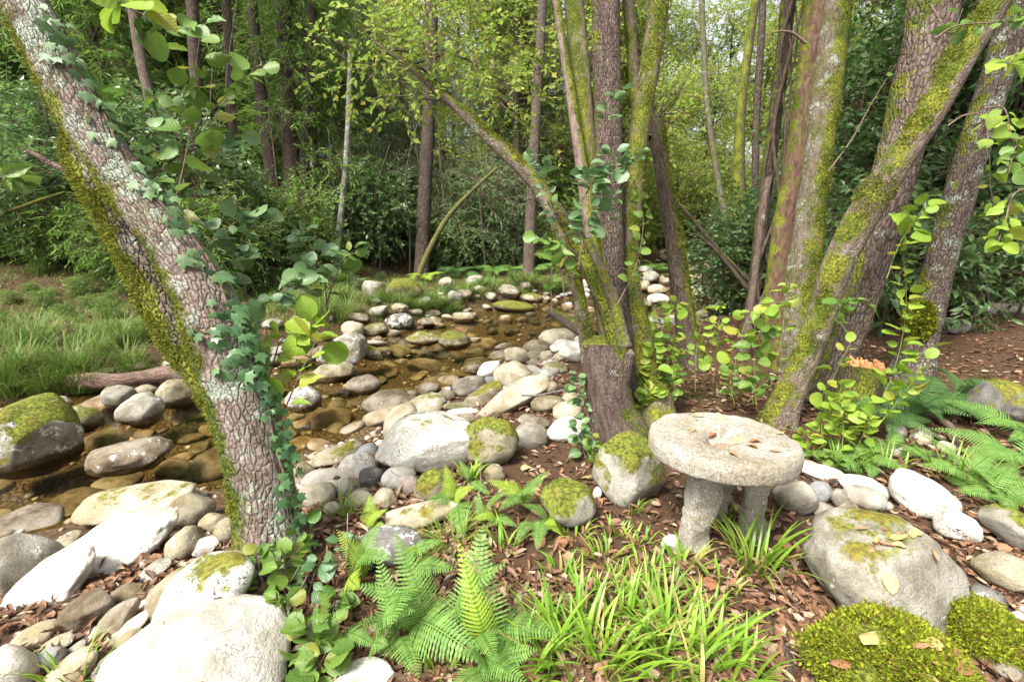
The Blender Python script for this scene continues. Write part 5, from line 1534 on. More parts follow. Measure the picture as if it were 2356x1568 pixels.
# ================================================================== grasses
def blades(n, base, rad, L0, L1, wid, splay, seg=5, seed=0, bend=.9):
    """arching blades as one mesh around base"""
    rng = np.random.default_rng(seed)
    a = rng.uniform(0, 6.283, n)
    r = rad * np.sqrt(rng.random(n))
    B = np.stack([r * np.cos(a), r * np.sin(a), np.zeros(n)], -1)
    out = unit(np.stack([np.cos(a), np.sin(a), np.zeros(n)], -1) + rng.normal(size=(n, 3)) * np.array([.5, .5, 0]))
    L = rng.uniform(L0, L1, n); sp = splay * rng.uniform(.3, 1.3, n); bn = bend * rng.uniform(.4, 1.3, n)
    t = np.linspace(0, 1, seg + 1)
    th = sp[:, None] + bn[:, None] * t[None] ** 1.3 * 1.25
    dx, dz = np.sin(th), np.cos(th)
    st = L[:, None] / seg
    x = np.concatenate([np.zeros((n, 1)), np.cumsum(dx[:, :-1] * st, 1)], 1)
    z = np.concatenate([np.zeros((n, 1)), np.cumsum(dz[:, :-1] * st, 1)], 1)
    C = B[:, None] + out[:, None] * x[..., None] + np.array([0, 0, 1.]) * z[..., None]
    S = np.cross(out, np.array([0, 0, 1.])); S = unit(S)
    w = wid * rng.uniform(.7, 1.2, n)[:, None] * (1 - t[None] ** 2.2 * .96) * (.65 + .35 * np.minimum(1, t * 4))[None]
    A1 = C - S[:, None] * w[..., None]; A2 = C + S[:, None] * w[..., None]
    A1[..., 2] += w * .35; A2[..., 2] += w * .35
    V = np.stack([A1, C, A2], 2).reshape(-1, 3)
    k = (seg + 1) * 3
    F = []
    for i in range(seg):
        q = i * 3
        F += [(q, q + 1, q + 4, q + 3), (q + 1, q + 2, q + 5, q + 4)]
    F = (np.array(F)[None] + (np.arange(n) * k)[:, None, None]).reshape(-1, 4)
    return V, F
def tuft(label, u, v, n, rad, L0, L1, wid=.006, splay=.35, bend=.9, mat=L_GRASS, group=None, name='grass_tuft'):
    p, _ = ground(u, v)
    if wid > .004 and u < 1720:
        q_ = .66 if v < 1420 else .78
        L0, L1, n = L0 * q_, L1 * q_, n * .9
    V, F = blades(int(n * (.55 if wid > .004 else 1)), None, rad * 1.2, L0, L1, wid * (1.5 if wid > .004 else 1), splay * 1.35, 6, int(u + v), bend * 1.15)
    o = obj(name, mesh(name, V, F), mat, loc=tuple(p - np.array([0, 0, .01])), label=label, cat='grass tuft', group=group)
    o['kind'] = 'thing'
    return o
for t in [
  ('big strap leaved grass tuft at the foot of the right table leg', 1735, 1305, 95, .07, .22, .42, .0052),
  ('strap leaved grass tuft in front of the left table leg', 1575, 1300, 50, .06, .14, .28, .005),
  ('grass tuft between the table legs', 1672, 1195, 34, .05, .16, .28, .005),
  ('grass tuft between the white shard and the litter', 1490, 1330, 55, .08, .15, .28, .0045),
  ('grass tuft in the litter below the mossy block', 1395, 1290, 45, .06, .14, .26, .0045),
  ('small grass tuft right below the mossy tilted boulder', 1455, 1175, 22, .03, .08, .16, .0035),
  ('grass tuft under the mossy block with the white patch', 1320, 1235, 45, .06, .14, .26, .0045),
  ('grass tuft right of the flat cream slab', 1160, 1265, 36, .05, .18, .34, .005),
  ('lone grass tuft in the litter right of the tall fern', 1240, 1400, 30, .04, .12, .22, .0045),
  ('bright grass tuft above the largest clumps', 1400, 1400, 70, .09, .16, .30, .0048),
  ('largest bright strap grass clump at the bottom middle', 1330, 1545, 150, .14, .28, .48, .0058),
  ('bright strap grass clump right of the largest one', 1580, 1530, 150, .13, .26, .46, .0055),
  ('bright grass clump between the two bottom clumps', 1450, 1480, 90, .10, .2, .38, .0052),
  ('bright grass clump at the bottom edge below the root', 1680, 1560, 70, .08, .2, .36, .005),
  ('grass clump above the bottom right clump', 1500, 1430, 80, .09, .18, .32, .005),
  ('grass tuft beside the low fern', 1200, 1560, 50, .06, .2, .34, .005),
  ('sparse grass tuft at the bottom edge left of the fern', 1010, 1560, 26, .04, .2, .36, .005),
  ('grass tuft behind the white flat boulder of the pile', 1935, 1075, 60, .09, .16, .3, .0048),
  ('grass tuft at the right back of the stone pile', 2040, 1075, 50, .08, .14, .28, .0048),
  ('grass tuft beside the exposed root on the right', 2180, 1090, 50, .1, .16, .3, .0048),
  ('grass tuft at the right edge beside the fern', 2260, 1120, 50, .1, .16, .3, .0048),
  ('grass tuft under the dark ferns right of the table', 2140, 960, 40, .1, .18, .32, .005),
  ('strap leaved tuft in front of the square mossy block', 1085, 1100, 45, .05, .16, .3, .006),
  ('fine green blades over the cream boulder at the bottom left', 165, 1575, 30, .06, .14, .26, .004),
  ('fine dark sedge tuft behind the mossy slab', 1040, 1250, 90, .06, .16, .3, .0022, .7),
  ('fine grass tuft on the cobble heap beside the trunk', 790, 1190, 60, .05, .12, .24, .0025),
  ]:
    tuft(*t)
k = 0
for (u, v, L) in [(1540, 1360, .22), (1620, 1400, .24), (1350, 1460, .28), (1260, 1490, .3), (1400, 1540, .36), (1500, 1560, .38), (1640, 1480, .26), (1290, 1330, .2), (1430, 1345, .2), (1560, 1460, .28), (1660, 1345, .2), (1350, 1370, .18), (1470, 1250, .16), (1420, 1230, .15)]:
    tuft('bright grass tuft filling the lawn of strap grass in the foreground', u, v, 42, .06, L * .6, L * 1.1, .0045, group='strap grass tufts in the foreground')

def tussocks():
    """long drooping grass on the far bank"""
    spots = []
    for (u0, u1, v0, v1, n) in [(0, 330, 860, 915, 20), (60, 420, 800, 880, 9), (0, 420, 720, 800, 8), (600, 800, 690, 745, 20), (930, 1060, 690, 725, 12), (1000, 1060, 735, 745, 4), (1110, 1140, 725, 735, 3), (1020, 1300, 640, 680, 18), (840, 960, 690, 710, 6), (600, 760, 640, 690, 10)]:
        for _ in range(n):
            spots.append((random.uniform(u0, u1), random.uniform(v0, v1)))
    shp = []
    for s in range(5):
        V, F = blades(130, None, .10, .25, .5, .004, .5, 5, 70 + s, 1.2)
        m = mesh('grass_tussock', V, F); m.materials.append(L_GRASS_F); shp.append(m)
    for i, (u, v) in enumerate(spots):
        p, d = ground(u, v)
        if stream(np.array(p[0]), np.array(p[1]))[0] < stream(np.array(p[0]), np.array(p[1]))[1] + .05: continue
        o = obj('grass_tussock', random.choice(shp), None, label='drooping fine grass tussock on the far bank of the stream', cat='grass tuft', group='grass tussocks on the far bank')
        s = random.uniform(.8, 1.5)
        o.matrix_basis = Matrix.Translation(p) @ Matrix.Rotation(random.uniform(0, 6.28), 4, 'Z') @ Matrix.Diagonal((s, s, s * random.uniform(.8, 1.2), 1))
        o['kind'] = 'thing'
tussocks()

def ground_grass():
    """short turf and seedlings across the far bank: nobody could count it"""
    Vs, Fs, o = [], [], 0
    x = RNG.uniform(-13, 2, 9000); y = RNG.uniform(5.5, 15, 9000)
    d, hw, wz, sd_ = stream(x, y)
    pat = noise(np.stack([x * .5, y * .5, x * 0 + 4.4], -1))
    ok = (d > hw + .15) & (sd_ > 0) & ((pat > -.25) | (RNG.random(9000) < .2))
    x, y = x[ok][:3600], y[ok][:3600]
    z = height(x, y)
    pool = [blades(10, None, .16, .06, .2, .005, .7, 3, q, 1.) for q in range(40)]
    for n in range(len(x)):
        V, F = pool[n % 40]
        V = V + np.array([x[n], y[n], z[n]])
        Vs.append(V); Fs.append(F + o); o += len(V)
    obj('grass', mesh('grass', np.vstack(Vs), np.vstack(Fs)), L_GRASS_F, kind='stuff', label='short grass covering the far bank')
ground_grass()

# ================================================================== shoots, ivy and seedlings with single leaves
def shoot(label, pts, n, size, lmat, name='alder_shoot', cat='shoot', kind='alder', r=.006, spread=1.0, d0=None, d1=None, group=None, smat=None, f0=.2, bare=False, root=None, face=.55):
    """pts: stem sighted through (u, v) rows; the first stands on the ground unless d0 is given"""
    if d0 is None:
        b, d0 = ground(*pts[0])
    else:
        b = at(*pts[0], d0)
    d1 = d0 if d1 is None else d1
    m = len(pts)
    P = np.array([(*at(u, v, d0 + (d1 - d0) * i / (m - 1)), r * (1 - .75 * i / (m - 1))) for i, (u, v) in enumerate(pts)])
    if root is None:
        root = thing(name, label, cat, b, group); holder = root; base = np.array(b)
        V, F, tc = tube(P, 6, max(6, m * 5), 0)
        obj('stem', mesh('stem', V - base, F, tc=tc), smat or TWIG, root)
        par = root
    else:
        base = np.array(root.location)
        V, F, tc = tube(P, 6, max(6, m * 5), 0)
        par = obj('twig', mesh('twig', V - base, F, tc=tc), smat or TWIG, root)
    C = curve(P, 60)
    T = unit(np.gradient(C[:, :3], axis=0))
    n = int(n * 1.8)
    size = size * (1.3 if lmat is L_LIME and root is not T5 else 1.08)
    for i in range(n):
        f = f0 + (1 - f0) * (i + random.uniform(0, .8)) / n
        k = min(59, int(f * 59))
        c, tg = C[k, :3], T[k]
        sz = size * random.uniform(.55, 1.25) * (1 - .35 * max(0, f - .6))
        side = 1 if i % 2 else -1
        hor = unit(np.array([side * random.uniform(.4, 1.), random.uniform(-.9, .5), 0]))
        d = unit(hor * spread + tg * .5 + rnd(1)[0] * .3 + np.array([0, 0, -.05]))
        nn = unit(np.array([0, -face * .75, .8]) + rnd(1)[0] * .6)
        p = c + d * sz * .22
        leaf_obj(par, base, p, d, nn, sz, kind, lmat)
    return root
A, Bm, Lm = L_ALDER, L_BLUE, L_LIME
# twigs of the leaning tree, upper left
for (pts, n, s, mt, d) in [
  ([(345, 575), (400, 470), (438, 300), (448, 180), (462, 60)], 12, .115, A, 2.35),
  ([(400, 470), (460, 300), (540, 200), (608, 150)], 13, .10, A, 2.45),
  ([(250, 400), (300, 320), (360, 270), (430, 200)], 10, .09, Bm, 2.35),
  ([(215, 380), (245, 290), (300, 225), (420, 235)], 11, .09, A, 2.3),
  ([(390, 560), (430, 500), (470, 400), (520, 330), (555, 310)], 11, .09, Bm, 2.5),
  ([(420, 640), (480, 560), (560, 500), (600, 495)], 10, .10, Bm, 2.5),
  ([(300, 20), (340, 40), (400, 70), (470, 60)], 7, .12, A, 2.2),
  ([(330, 430), (385, 380), (440, 345), (520, 380)], 9, .09, A, 2.4),
  ([(240, -20), (280, 10), (330, 20)], 4, .13, Lm, 2.0),
  ([(-20, 430), (10, 400), (30, 380)], 6, .09, A, 2.3), ([(-20, 370), (0, 410), (25, 425)], 5, .08, A, 2.3)]:
    shoot('', pts, n, s, mt, d0=d, d1=d + .1, root=T1, r=.005, f0=.15)
# sapling right of the leaning trunk
shoot('alder sapling with broad pale leaves right of the leaning trunk', [(758, 770), (752, 700), (742, 620), (700, 560), (690, 520)], 16, .115, Bm, d0=3.0, d1=2.9, f0=.3)
shoot('spreading twig of the sapling reaching toward the pool', [(752, 700), (770, 640), (790, 600), (815, 575)], 9, .11, A, d0=2.95, d1=2.9)
shoot('leafy twig crossing behind the ivy, pointing right', [(560, 740), (620, 690), (700, 640), (740, 600)], 14, .12, Bm, d0=2.55, d1=2.8)
shoot('leafy twig beside the ivy covered trunk with bright lobed leaves', [(610, 900), (630, 830), (650, 780), (700, 760), (720, 745)], 15, .10, Lm, d0=2.5, d1=2.6)
shoot('twig hanging over the pool with one big yellow green leaf', [(620, 1010), (660, 930), (690, 860), (720, 800), (728, 770)], 10, .11, Lm, d0=2.35, d1=2.5)
shoot('upright twig left of the sapling', [(570, 700), (560, 640), (550, 590), (560, 540)], 9, .11, Bm, d0=2.7, d1=2.7)
# seedlings at the foot of the leaning tree
for i, (pts, n, s, mt) in enumerate([([(620, 1400), (600, 1320), (590, 1270)], 9, .075, A), ([(650, 1360), (660, 1300), (690, 1260)], 9, .075, A), ([(700, 1400), (720, 1330), (740, 1280)], 10, .07, Bm),
     ([(690, 1480), (660, 1420), (640, 1370)], 10, .075, A), ([(760, 1440), (770, 1390), (780, 1360)], 8, .07, A), ([(720, 1540), (720, 1480), (710, 1430)], 10, .08, A), ([(670, 1300), (680, 1240), (700, 1200)], 8, .065, A),
     ([(560, 1380), (545, 1340), (550, 1310)], 6, .06, Lm), ([(780, 1300), (790, 1260), (780, 1230)], 7, .06, Bm), ([(700, 1575), (735, 1530), (750, 1500)], 9, .085, A), ([(610, 1340), (640, 1290), (630, 1250)], 8, .07, A)]):
    shoot(['round leaved seedling at the very foot of the leaning trunk', 'round leaved seedling right of the trunk foot', 'round leaved seedling below the cobble heap', 'seedling leaning on the huge white boulder', 'seedling with large leaves near the foreground ferns',
           'large leaved seedling at the lower left of the ferns', 'seedling climbing beside the trunk ivy', 'pale seedling in front of the black speckled boulder', 'seedling at the edge of the yellow green fern', 'seedling at the bottom edge beside the huge white boulder', 'seedling against the base of the leaning trunk'][i],
          pts, n, s, mt, 'leafy_seedling', 'seedling', r=.003)
# shoots on and around the middle alder
for i, (pts, n, s, mt, d) in enumerate([([(1330, 620), (1345, 520), (1360, 430), (1350, 380)], 20, .105, Bm, 3.35), ([(1300, 700), (1290, 620), (1260, 560), (1240, 545)], 12, .10, A, 3.4), ([(1390, 560), (1400, 480), (1420, 400), (1410, 340)], 15, .10, Bm, 3.45),
     ([(1300, 560), (1270, 480), (1250, 400), (1230, 350)], 12, .09, Bm, 3.5), ([(1420, 700), (1460, 620), (1480, 520), (1470, 440)], 11, .085, A, 3.5), ([(1270, 720), (1268, 640), (1276, 590), (1290, 560)], 14, .08, A, 3.8), ([(1380, 330), (1400, 250), (1430, 200)], 8, .09, Bm, 3.6),
     ([(1340, 460), (1380, 400), (1440, 370), (1480, 340)], 10, .09, Bm, 3.45)]):
    shoot(['', '', '', '', '', '', '', ''][i], pts, n, s, mt, d0=d, d1=d, root=T2, r=.005)
for i, (pts, n, s, mt) in enumerate([([(1470, 960), (1480, 900), (1500, 860), (1520, 840)], 14, .085, A), ([(1440, 985), (1430, 930), (1420, 890)], 12, .08, A), ([(1370, 1010), (1350, 950), (1330, 900), (1325, 860)], 14, .075, Bm),
     ([(1350, 1060), (1335, 1010), (1330, 970)], 13, .075, Bm), ([(1390, 1080), (1370, 1040), (1360, 1000)], 12, .07, A), ([(1510, 960), (1530, 880), (1530, 800), (1520, 740), (1515, 700)], 15, .085, Lm), ([(1480, 930), (1450, 890), (1440, 860)], 12, .08, A), ([(1500, 975), (1495, 900), (1505, 830), (1500, 770)], 16, .085, Lm), ([(1530, 965), (1545, 900), (1550, 830), (1545, 770)], 16, .08, A), ([(1455, 985), (1475, 930), (1500, 900)], 14, .085, Lm), ([(1420, 1000), (1400, 960), (1385, 930)], 12, .075, A)]):
    shoot(['leafy shoot at the right of the mossy stump foot', 'leafy shoot in front of the stump', 'leafy shoot climbing the left side of the stump', 'trailing leaves above the mossy tilted boulder', 'leaves hanging between stump and mossy tilted boulder', 'tall bright shoot right of the stump', 'round leaved shoot close against the stump', 'upright bright shoot in front of the mossy stem', 'green shoot between the mossy stem and the snag', 'low bright leaves right below the stump', 'low leaves in front of the stump foot'][i],
          pts, n, s, mt, r=.004)
# shoots behind the table
for i, (pts, n, s, mt, d) in enumerate([([(1600, 900), (1600, 830), (1610, 760), (1620, 700)], 10, .075, Lm, 4.4), ([(1680, 920), (1690, 850), (1700, 790), (1730, 720), (1800, 690)], 13, .10, Lm, 4.2), ([(1740, 930), (1735, 850), (1740, 790), (1760, 740)], 12, .115, A, 3.9),
     ([(1770, 900), (1790, 820), (1800, 760), (1810, 680), (1815, 650)], 12, .085, Lm, 4.2), ([(1690, 930), (1680, 880), (1690, 840)], 10, .085, A, 4.1), ([(1640, 880), (1650, 800), (1655, 740), (1660, 690)], 10, .07, Lm, 4.6), ([(1560, 880), (1555, 800), (1550, 740), (1560, 690)], 13, .08, Lm, 4.3), ([(1720, 925), (1745, 895), (1760, 860)], 9, .09, A, 3.9)]):
    shoot(['small bright shoot in front of the snag foot', 'tall lime shoot bending right behind the table', 'shoot with the largest round leaves behind the table', 'slim lime shoot against the lichen trunk', 'low dark leaved shoot on the litter behind the table', 'thin shoot right of the snag', 'bright shoot left of the snag foot', 'short shoot left of the mossy leaning trunk'][i],
          pts, n, s, mt, d0=d, r=.0035, smat=TWIG_G)
# bright shoots right of the table
for i, (pts, n, s, mt, d) in enumerate([([(1900, 1065), (1890, 980), (1905, 900), (1960, 780)], 14, .085, Lm, 3.35), ([(1935, 1060), (1940, 980), (1930, 930), (1935, 880)], 14, .08, Lm, 3.3), ([(1990, 1050), (2010, 960), (2050, 870), (2075, 780), (2085, 680), (2080, 600)], 18, .085, Lm, 3.4),
     ([(1960, 1060), (1985, 1000), (2000, 960)], 14, .075, Lm, 3.3), ([(2010, 990), (2060, 930), (2110, 860), (2140, 790)], 13, .085, Lm, 3.35), ([(1880, 1060), (1860, 1030), (1850, 990)], 12, .07, Lm, 3.25), ([(1950, 1070), (1900, 1050), (1860, 1040)], 12, .07, A, 3.2),
     ([(2040, 640), (2070, 560), (2110, 500), (2130, 470)], 12, .095, Lm, 3.3), ([(1960, 780), (1930, 730), (1950, 690), (2000, 700)], 12, .085, A, 3.4), ([(1980, 1020), (1960, 960), (1985, 910)], 12, .075, A, 3.4)]):
    shoot(['bright shoot rising against the cracked trunk right of the table', 'bright shoot just behind the table rim', 'tallest bright shoot right of the table', 'low lime leaves left of the upright pale stone', 'bright shoot arching over the dark ferns', 'lime leaves touching the table rim', 'low leaves under the shoots by the table rim',
           'shoot with long leaves on the cracked trunk at head height', 'leaf cluster in front of the splintered stump', 'dense leaf cluster below the splintered stump'][i], pts, n, s, mt, d0=d, r=.0035, smat=TWIG_G)
# boughs at the upper right
for i, (pts, n, s, mt, d) in enumerate([([(2180, 290), (2220, 265), (2262, 270), (2275, 340), (2280, 440), (2300, 520)], 9, .085, Lm, 2.9), ([(2262, 250), (2310, 250), (2330, 320), (2370, 380)], 10, .085, Lm, 2.7), ([(2150, 90), (2200, 60), (2300, 50), (2370, 30)], 8, .08, A, 2.7),
     ([(2140, 10), (2170, 60), (2190, 85), (2215, 20)], 4, .07, A, 2.9), ([(2370, 430), (2330, 450), (2310, 520), (2290, 570)], 10, .085, Lm, 2.6), ([(2370, 110), (2330, 130), (2290, 150)], 7, .09, Lm, 2.5), ([(2380, 300), (2340, 330), (2320, 400)], 8, .08, A, 2.6)]):
    shoot('', pts, n, s, mt, d0=d, d1=d - .1, root=T5, r=.006, f0=.35)
shoot('', [(1855, 100), (1820, 75), (1780, 75), (1735, 95)], 0, .05, A, d0=5.0, d1=5., root=T4, r=.018)
shoot('', [(1905, 395), (1960, 320), (2010, 230), (2060, 150)], 3, .06, A, d0=4.9, d1=5., root=T4, r=.01)
# ivy on the leaning trunk
ivr = thing('ivy', 'ivy climbing the right side of the leaning trunk, densest at mid height', 'ivy', b0 if False else ground(660, 1290)[0])
base = np.array(ivr.location)
IVP = []
def ivy_leaf_at(u, v, s, key, mt):
    q = hit(u, v, key)
    if not q: return
    p, n = q
    d = unit(np.array([random.uniform(-.6, .6), 0, -1]) + n * .2 + rnd(1)[0] * .25)
    leaf_obj(ivr, base, p + n * random.uniform(.015, .05), d, unit(n + np.array([0, -.2, .4]) + rnd(1)[0] * .3), s, 'ivy', mt)
random.seed(5)
def edge_u(v):      # right hand edge of the trunk at this height
    for u in range(760, 20, -4):
        if hit(u, v, 'T1a'): return u
    return None
for i in range(72):
    v = random.uniform(690, 885); e = edge_u(v)
    if e: ivy_leaf_at(e - abs(random.gauss(0, 42)) - 4, v, random.uniform(.045, .085), 'T1a', L_IVY)
for i in range(110):
    v = random.uniform(880, 1260); e = edge_u(v)
    if e: ivy_leaf_at(e - abs(random.gauss(0, 20)) - 3, v, random.uniform(.03, .07), 'T1a', L_IVY)
for i in range(80):
    v = random.uniform(20, 690); e = edge_u(v)
    if e: ivy_leaf_at(e - abs(random.gauss(0, 26)) - 3, v, random.uniform(.04, .085), 'T1a', L_BLUE)
P = []
for v in range(1270, -20, -60):
    e = edge_u(v)
    if e is None: continue
    q = hit(e - 22 - 10 * math.sin(v * .02), v, 'T1a')
    if q: P.append((*(q[0] + q[1] * .006), .008 - .004 * (1270 - v) / 1290))
V, F, tc = tube(P, 6, 120, 0)
obj('stem', mesh('stem', V - base, F, tc=tc), TWIG, ivr)

# ================================================================== leaf litter and last details
random.seed(23)
def litter():
    """dead leaves on the ground, the mass nobody could count"""
    P, D, N, S = [], [], [], []
    n = 0
    tgt = 42000
    R = np.geomspace(.8, 22, 200000)
    r = np.exp(RNG.uniform(math.log(.9), math.log(20), tgt * 3)); a = RNG.uniform(-1.05, 1.05, tgt * 3)
    x, y = r * np.sin(a), r * np.cos(a)
    d, hw, wz, sd_ = stream(x, y)
    pat = noise(np.stack([x * .9, y * .9, x * 0 + 2.2], -1))
    keep = (d - hw > .25) & ((pat > -.35) | (RNG.random(len(x)) < .25)) & ~((sd_ > 0) & (RNG.random(len(x)) < .15))
    keep &= ~((sd_ < 0) & (d - hw < 1.0) & (RNG.random(len(x)) < .7))
    x, y = x[keep][:tgt], y[keep][:tgt]
    n = len(x)
    z = height(x, y)
    P = np.stack([x, y, z + RNG.uniform(.002, .022, n)], -1)
    D = unit(np.stack([RNG.normal(size=n), RNG.normal(size=n), RNG.normal(size=n) * .25], -1))
    N = unit(np.stack([RNG.normal(size=n) * .35, RNG.normal(size=n) * .35, np.ones(n)], -1))
    sz = RNG.uniform(.022, .066, n) * (1 + np.hypot(x, y) * .03)
    Vs, Fs, o = [], [], 0
    tv0 = np.array([(0, 0, 0), (.26, .3, .09), (.22, .75, .12), (0, 1, .0), (-.24, .7, .06), (-.27, .3, .12), (0, .5, -.02)], float)
    tf0 = np.array([(0, 1, 6), (1, 2, 6), (2, 3, 6), (3, 4, 6), (4, 5, 6), (5, 0, 6)])
    tv1 = tv0 * np.array([.5, 1, 1.2])
    for k, tv in enumerate((tv0, tv1)):
        m = np.arange(n) % 2 == k
        V, F = scatter(P[m], D[m], N[m], sz[m] * (1 if k == 0 else 1.3), tv, tf0)
        Vs.append(V); Fs.append(F + o); o += len(V)
    obj('leaf_litter', mesh('leaf_litter', np.vstack(Vs), np.vstack(Fs), smooth=False), L_DEAD, kind='stuff', label='brown dead leaves carpeting the ground under the trees')
litter()
L_DEADY = m_leaf('yellowed_leaf', (.45, .33, .12), (.52, .40, .20), .2, .6, .2)
L_DEADB = m_leaf('brown_leaf', (.24, .11, .055), (.38, .20, .11), .12, .65, .2)
def dead_leaf(p, n, s, mt, label, group=None):
    d = unit(np.cross(n, unit(rnd(1)[0])))
    tl = random.randrange(len(DEADL)); key = ('dead', tl, mt.name)
    if key not in _LM:
        me = mesh('fallen_leaf', *DEADL[tl]); me.materials.append(mt); _LM[key] = me
    return obj('fallen_leaf', _LM[key], None, M=mat4(np.asarray(p) + np.asarray(n) * .006, d, n, s), label=label, cat='leaf', group=group)
# single leaves that show on the litter
for i in range(240):
    r = math.exp(random.uniform(math.log(1.1), math.log(5.2))); a = random.uniform(-.25, .95)
    x, y = r * math.sin(a), r * math.cos(a)
    d, hw, wz, sd_ = stream(np.array(x), np.array(y))
    if d < hw + 1.0 or not free(x, y, .02, .95): continue
    dead_leaf((x, y, hz(x, y) + .018), unit(np.array([0, 0, 1]) + rnd(1)[0] * .25), random.uniform(.05, .09), random.choice([L_DEADB, L_DEADB, L_DEADB, L_DEADY]), 'curled dead leaf on top of the litter around the table and grass clumps', 'dead leaves lying on the litter')
# leaves on the table
for (u, v, s, mt, lab) in [(1517, 962, .075, L_DEADB, 'brown leaf at the left rim of the table'), (1592, 958, .07, L_DEADY, 'yellow leaf near the back rim of the table'), (1604, 968, .05, L_DEADY, 'small green yellow leaf at the back of the table'), (1666, 959, .06, L_DEADY, 'pale leaf at the far rim of the table'),
      (1592, 995, .06, L_DEADY, 'yellow leaf on the left half of the table'), (1648, 998, .05, L_DEADB, 'leaf in the back of the table socket'), (1650, 1022, .065, L_DEADB, 'orange leaf beside the table socket'), (1708, 1008, .085, L_DEADY, 'long yellow leaf on the right half of the table'), (1716, 1024, .07, L_DEADB, 'pinkish leaf right of the table socket'),
      (1752, 1018, .06, L_DEADB, 'curled brown leaf on the right half of the table'), (1768, 1038, .05, L_DEADB, 'small brown leaf near the right rim of the table'), (1785, 1000, .05, L_DEADY, 'small pale leaf near the back right rim of the table'), (1676, 1042, .045, L_DEADB, 'small leaf in the front end of the table socket')]:
    loc, nr_, _, _ = TOPBVH.ray_cast(Vector(CAM), Vector(rdir(u, v)).normalized())
    if loc is not None: dead_leaf(np.array(loc), unit(np.array([0, 0, 1.]) + rnd(1)[0] * .12), s, mt, lab)
# leaves and moss on the boulders
def world_bvh(o):
    M = o.matrix_basis; vs = [M @ v.co for v in o.data.vertices]
    return BVHTree.FromPolygons(vs, [tuple(p.vertices) for p in o.data.polygons])
bb = world_bvh(BIGTAN)
for i, (u, v) in enumerate([(2000, 1218), (2035, 1222), (2045, 1240), (2060, 1258), (2012, 1262), (2085, 1262), (2030, 1252), (2140, 1262), (2100, 1240), (2042, 1318), (2072, 1228), (2120, 1226), (2055, 1246), (2022, 1238)]):
    loc, nr_, _, _ = bb.ray_cast(Vector(CAM), Vector(rdir(u, v)).normalized())
    if loc is not None: dead_leaf(np.array(loc), np.array(nr_), random.uniform(.05, .08), random.choice([L_DEADB, L_DEADB, L_DEADY]), 'dead leaf lying on top of the big tan grey boulder', 'dead leaves on the big boulder')
for o, nn in ((MOSS1, 15000), (MOSS2, 8000)):
    M = o.matrix_basis
    me = o.data
    nv = len(me.polygons)
    ce = np.zeros(nv * 3); me.polygons.foreach_get('center', ce); ce = ce.reshape(-1, 3)
    no = np.zeros(nv * 3); me.polygons.foreach_get('normal', no); no = no.reshape(-1, 3)
    ar = np.zeros(nv); me.polygons.foreach_get('area', ar)
    wn_ = no @ np.array(M.to_3x3()).T
    ok = wn_[:, 2] > -.35
    pr = ar * ok; pr /= pr.sum()
    idx = RNG.choice(nv, nn, p=pr)
    idx = idx[noise(ce[idx] * 7 + 3) > -.42]; nn = len(idx)
    pts = ce[idx] + np.cross(no[idx], rnd(nn)) * .012
    hgt = .012 + .022 * np.clip(noise(pts * 9) + .4, 0, 1.2)
    pts = pts + no[idx] * (hgt * RNG.random(nn))[:, None]
    tufts((0, 0, 0), o, pts, no[idx], .0155, mat=L_MOSS, per=2)
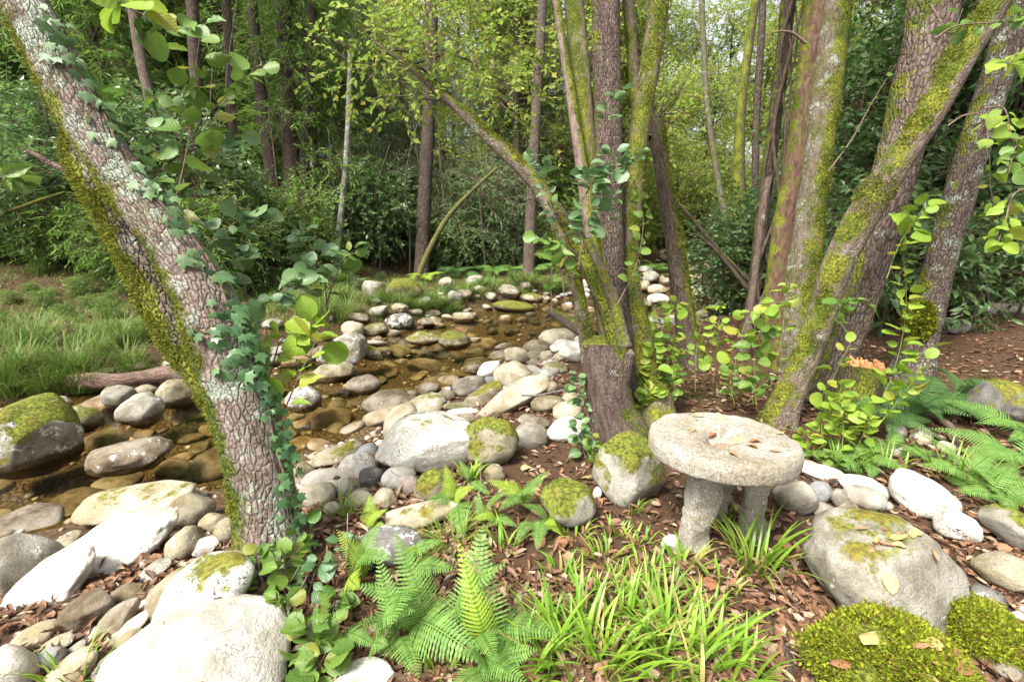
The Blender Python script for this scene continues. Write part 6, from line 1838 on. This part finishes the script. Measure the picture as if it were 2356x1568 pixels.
# leaves afloat on the pool
for i in range(34):
    x, y = random.uniform(-5, 0), random.uniform(3.4, 9.5)
    d_, hw_, wz_, _s = stream(np.array(x), np.array(y))
    if d_ > hw_ - .1: continue
    dead_leaf((x, y, float(wz_) - .002), unit(np.array([0, 0, 1.]) + rnd(1)[0] * .03), random.uniform(.05, .085), random.choice([L_DEADB, L_DEADY]), 'dead leaf afloat on the brown pool', 'leaves floating on the pool')
m1 = world_bvh(MOSS1)
for i, (u, v) in enumerate([(2130, 1500), (2160, 1515), (2185, 1525), (2145, 1535), (2210, 1530), (2110, 1555), (2170, 1550), (2225, 1550), (2010, 1470), (2090, 1500), (2200, 1560), (1960, 1540)]):
    loc, nr_, _, _ = m1.ray_cast(Vector(CAM), Vector(rdir(u, v)).normalized())
    if loc is not None: dead_leaf(np.array(loc) + np.array([0, 0, .02]), unit(np.array(nr_) + rnd(1)[0] * .2), random.uniform(.05, .085), random.choice([L_DEADB, L_DEADB, L_DEADY]), 'dead leaf caught on the moss covered boulder at the bottom edge', 'dead leaves on the mossy boulder')
for i in range(46):
    p, d = ground(random.uniform(2120, 2380), random.uniform(1400, 1580))
    r_ = random.uniform(.012, .03)
    if free(p[0], p[1], r_, .7): cobble(p[0], p[1], r_, 'cobble', 'small pebble among the dead leaves in the bottom right corner', 'pebbles in the bottom right corner', 'pebble', sink=.3)
# scrap of blue plastic caught at the foot of the dark forked trunk
p, d = ground(1704, 665, .25)
V = []
for i in range(7):
    for j in range(4):
        V.append((j * .03 + .02 * math.sin(i * 1.7), .03 * math.sin(j * 2.1 + i), -i * .05 + .02 * j))
F = [(i * 4 + j, i * 4 + j + 1, (i + 1) * 4 + j + 1, (i + 1) * 4 + j) for i in range(6) for j in range(3)]
obj('plastic_scrap', mesh('plastic_scrap', np.array(V), np.array(F)), PLAST, loc=(p[0], p[1] - .1, p[2] + .1), label='crumpled blue plastic scrap caught on the bank far upstream', cat='litter')
# dry stems standing among the seedlings
for i, (u0, v0, u1, v1) in enumerate([(628, 1470, 706, 1325), (790, 1380, 800, 1180), (806, 1340, 822, 1230), (1150, 1468, 1062, 1255), (600, 1340, 560, 1240), (1108, 1130, 1106, 1040), (690, 1450, 790, 1350), (640, 1400, 690, 1300)]):
    b, d = ground(u0, v0)
    e = at(u1, v1, d + .03)
    V, F, tc = tube([(*b, .003), (*((b + e) / 2 + rnd(1)[0] * .01), .0026), (*e, .0015)], 5, 10, 0)
    obj('dry_stem', mesh('dry_stem', V - b, F, tc=tc), DEADW, loc=tuple(b), label='thin dry stem standing among the seedlings and ferns', cat='stem', group='dry stems in the foreground')
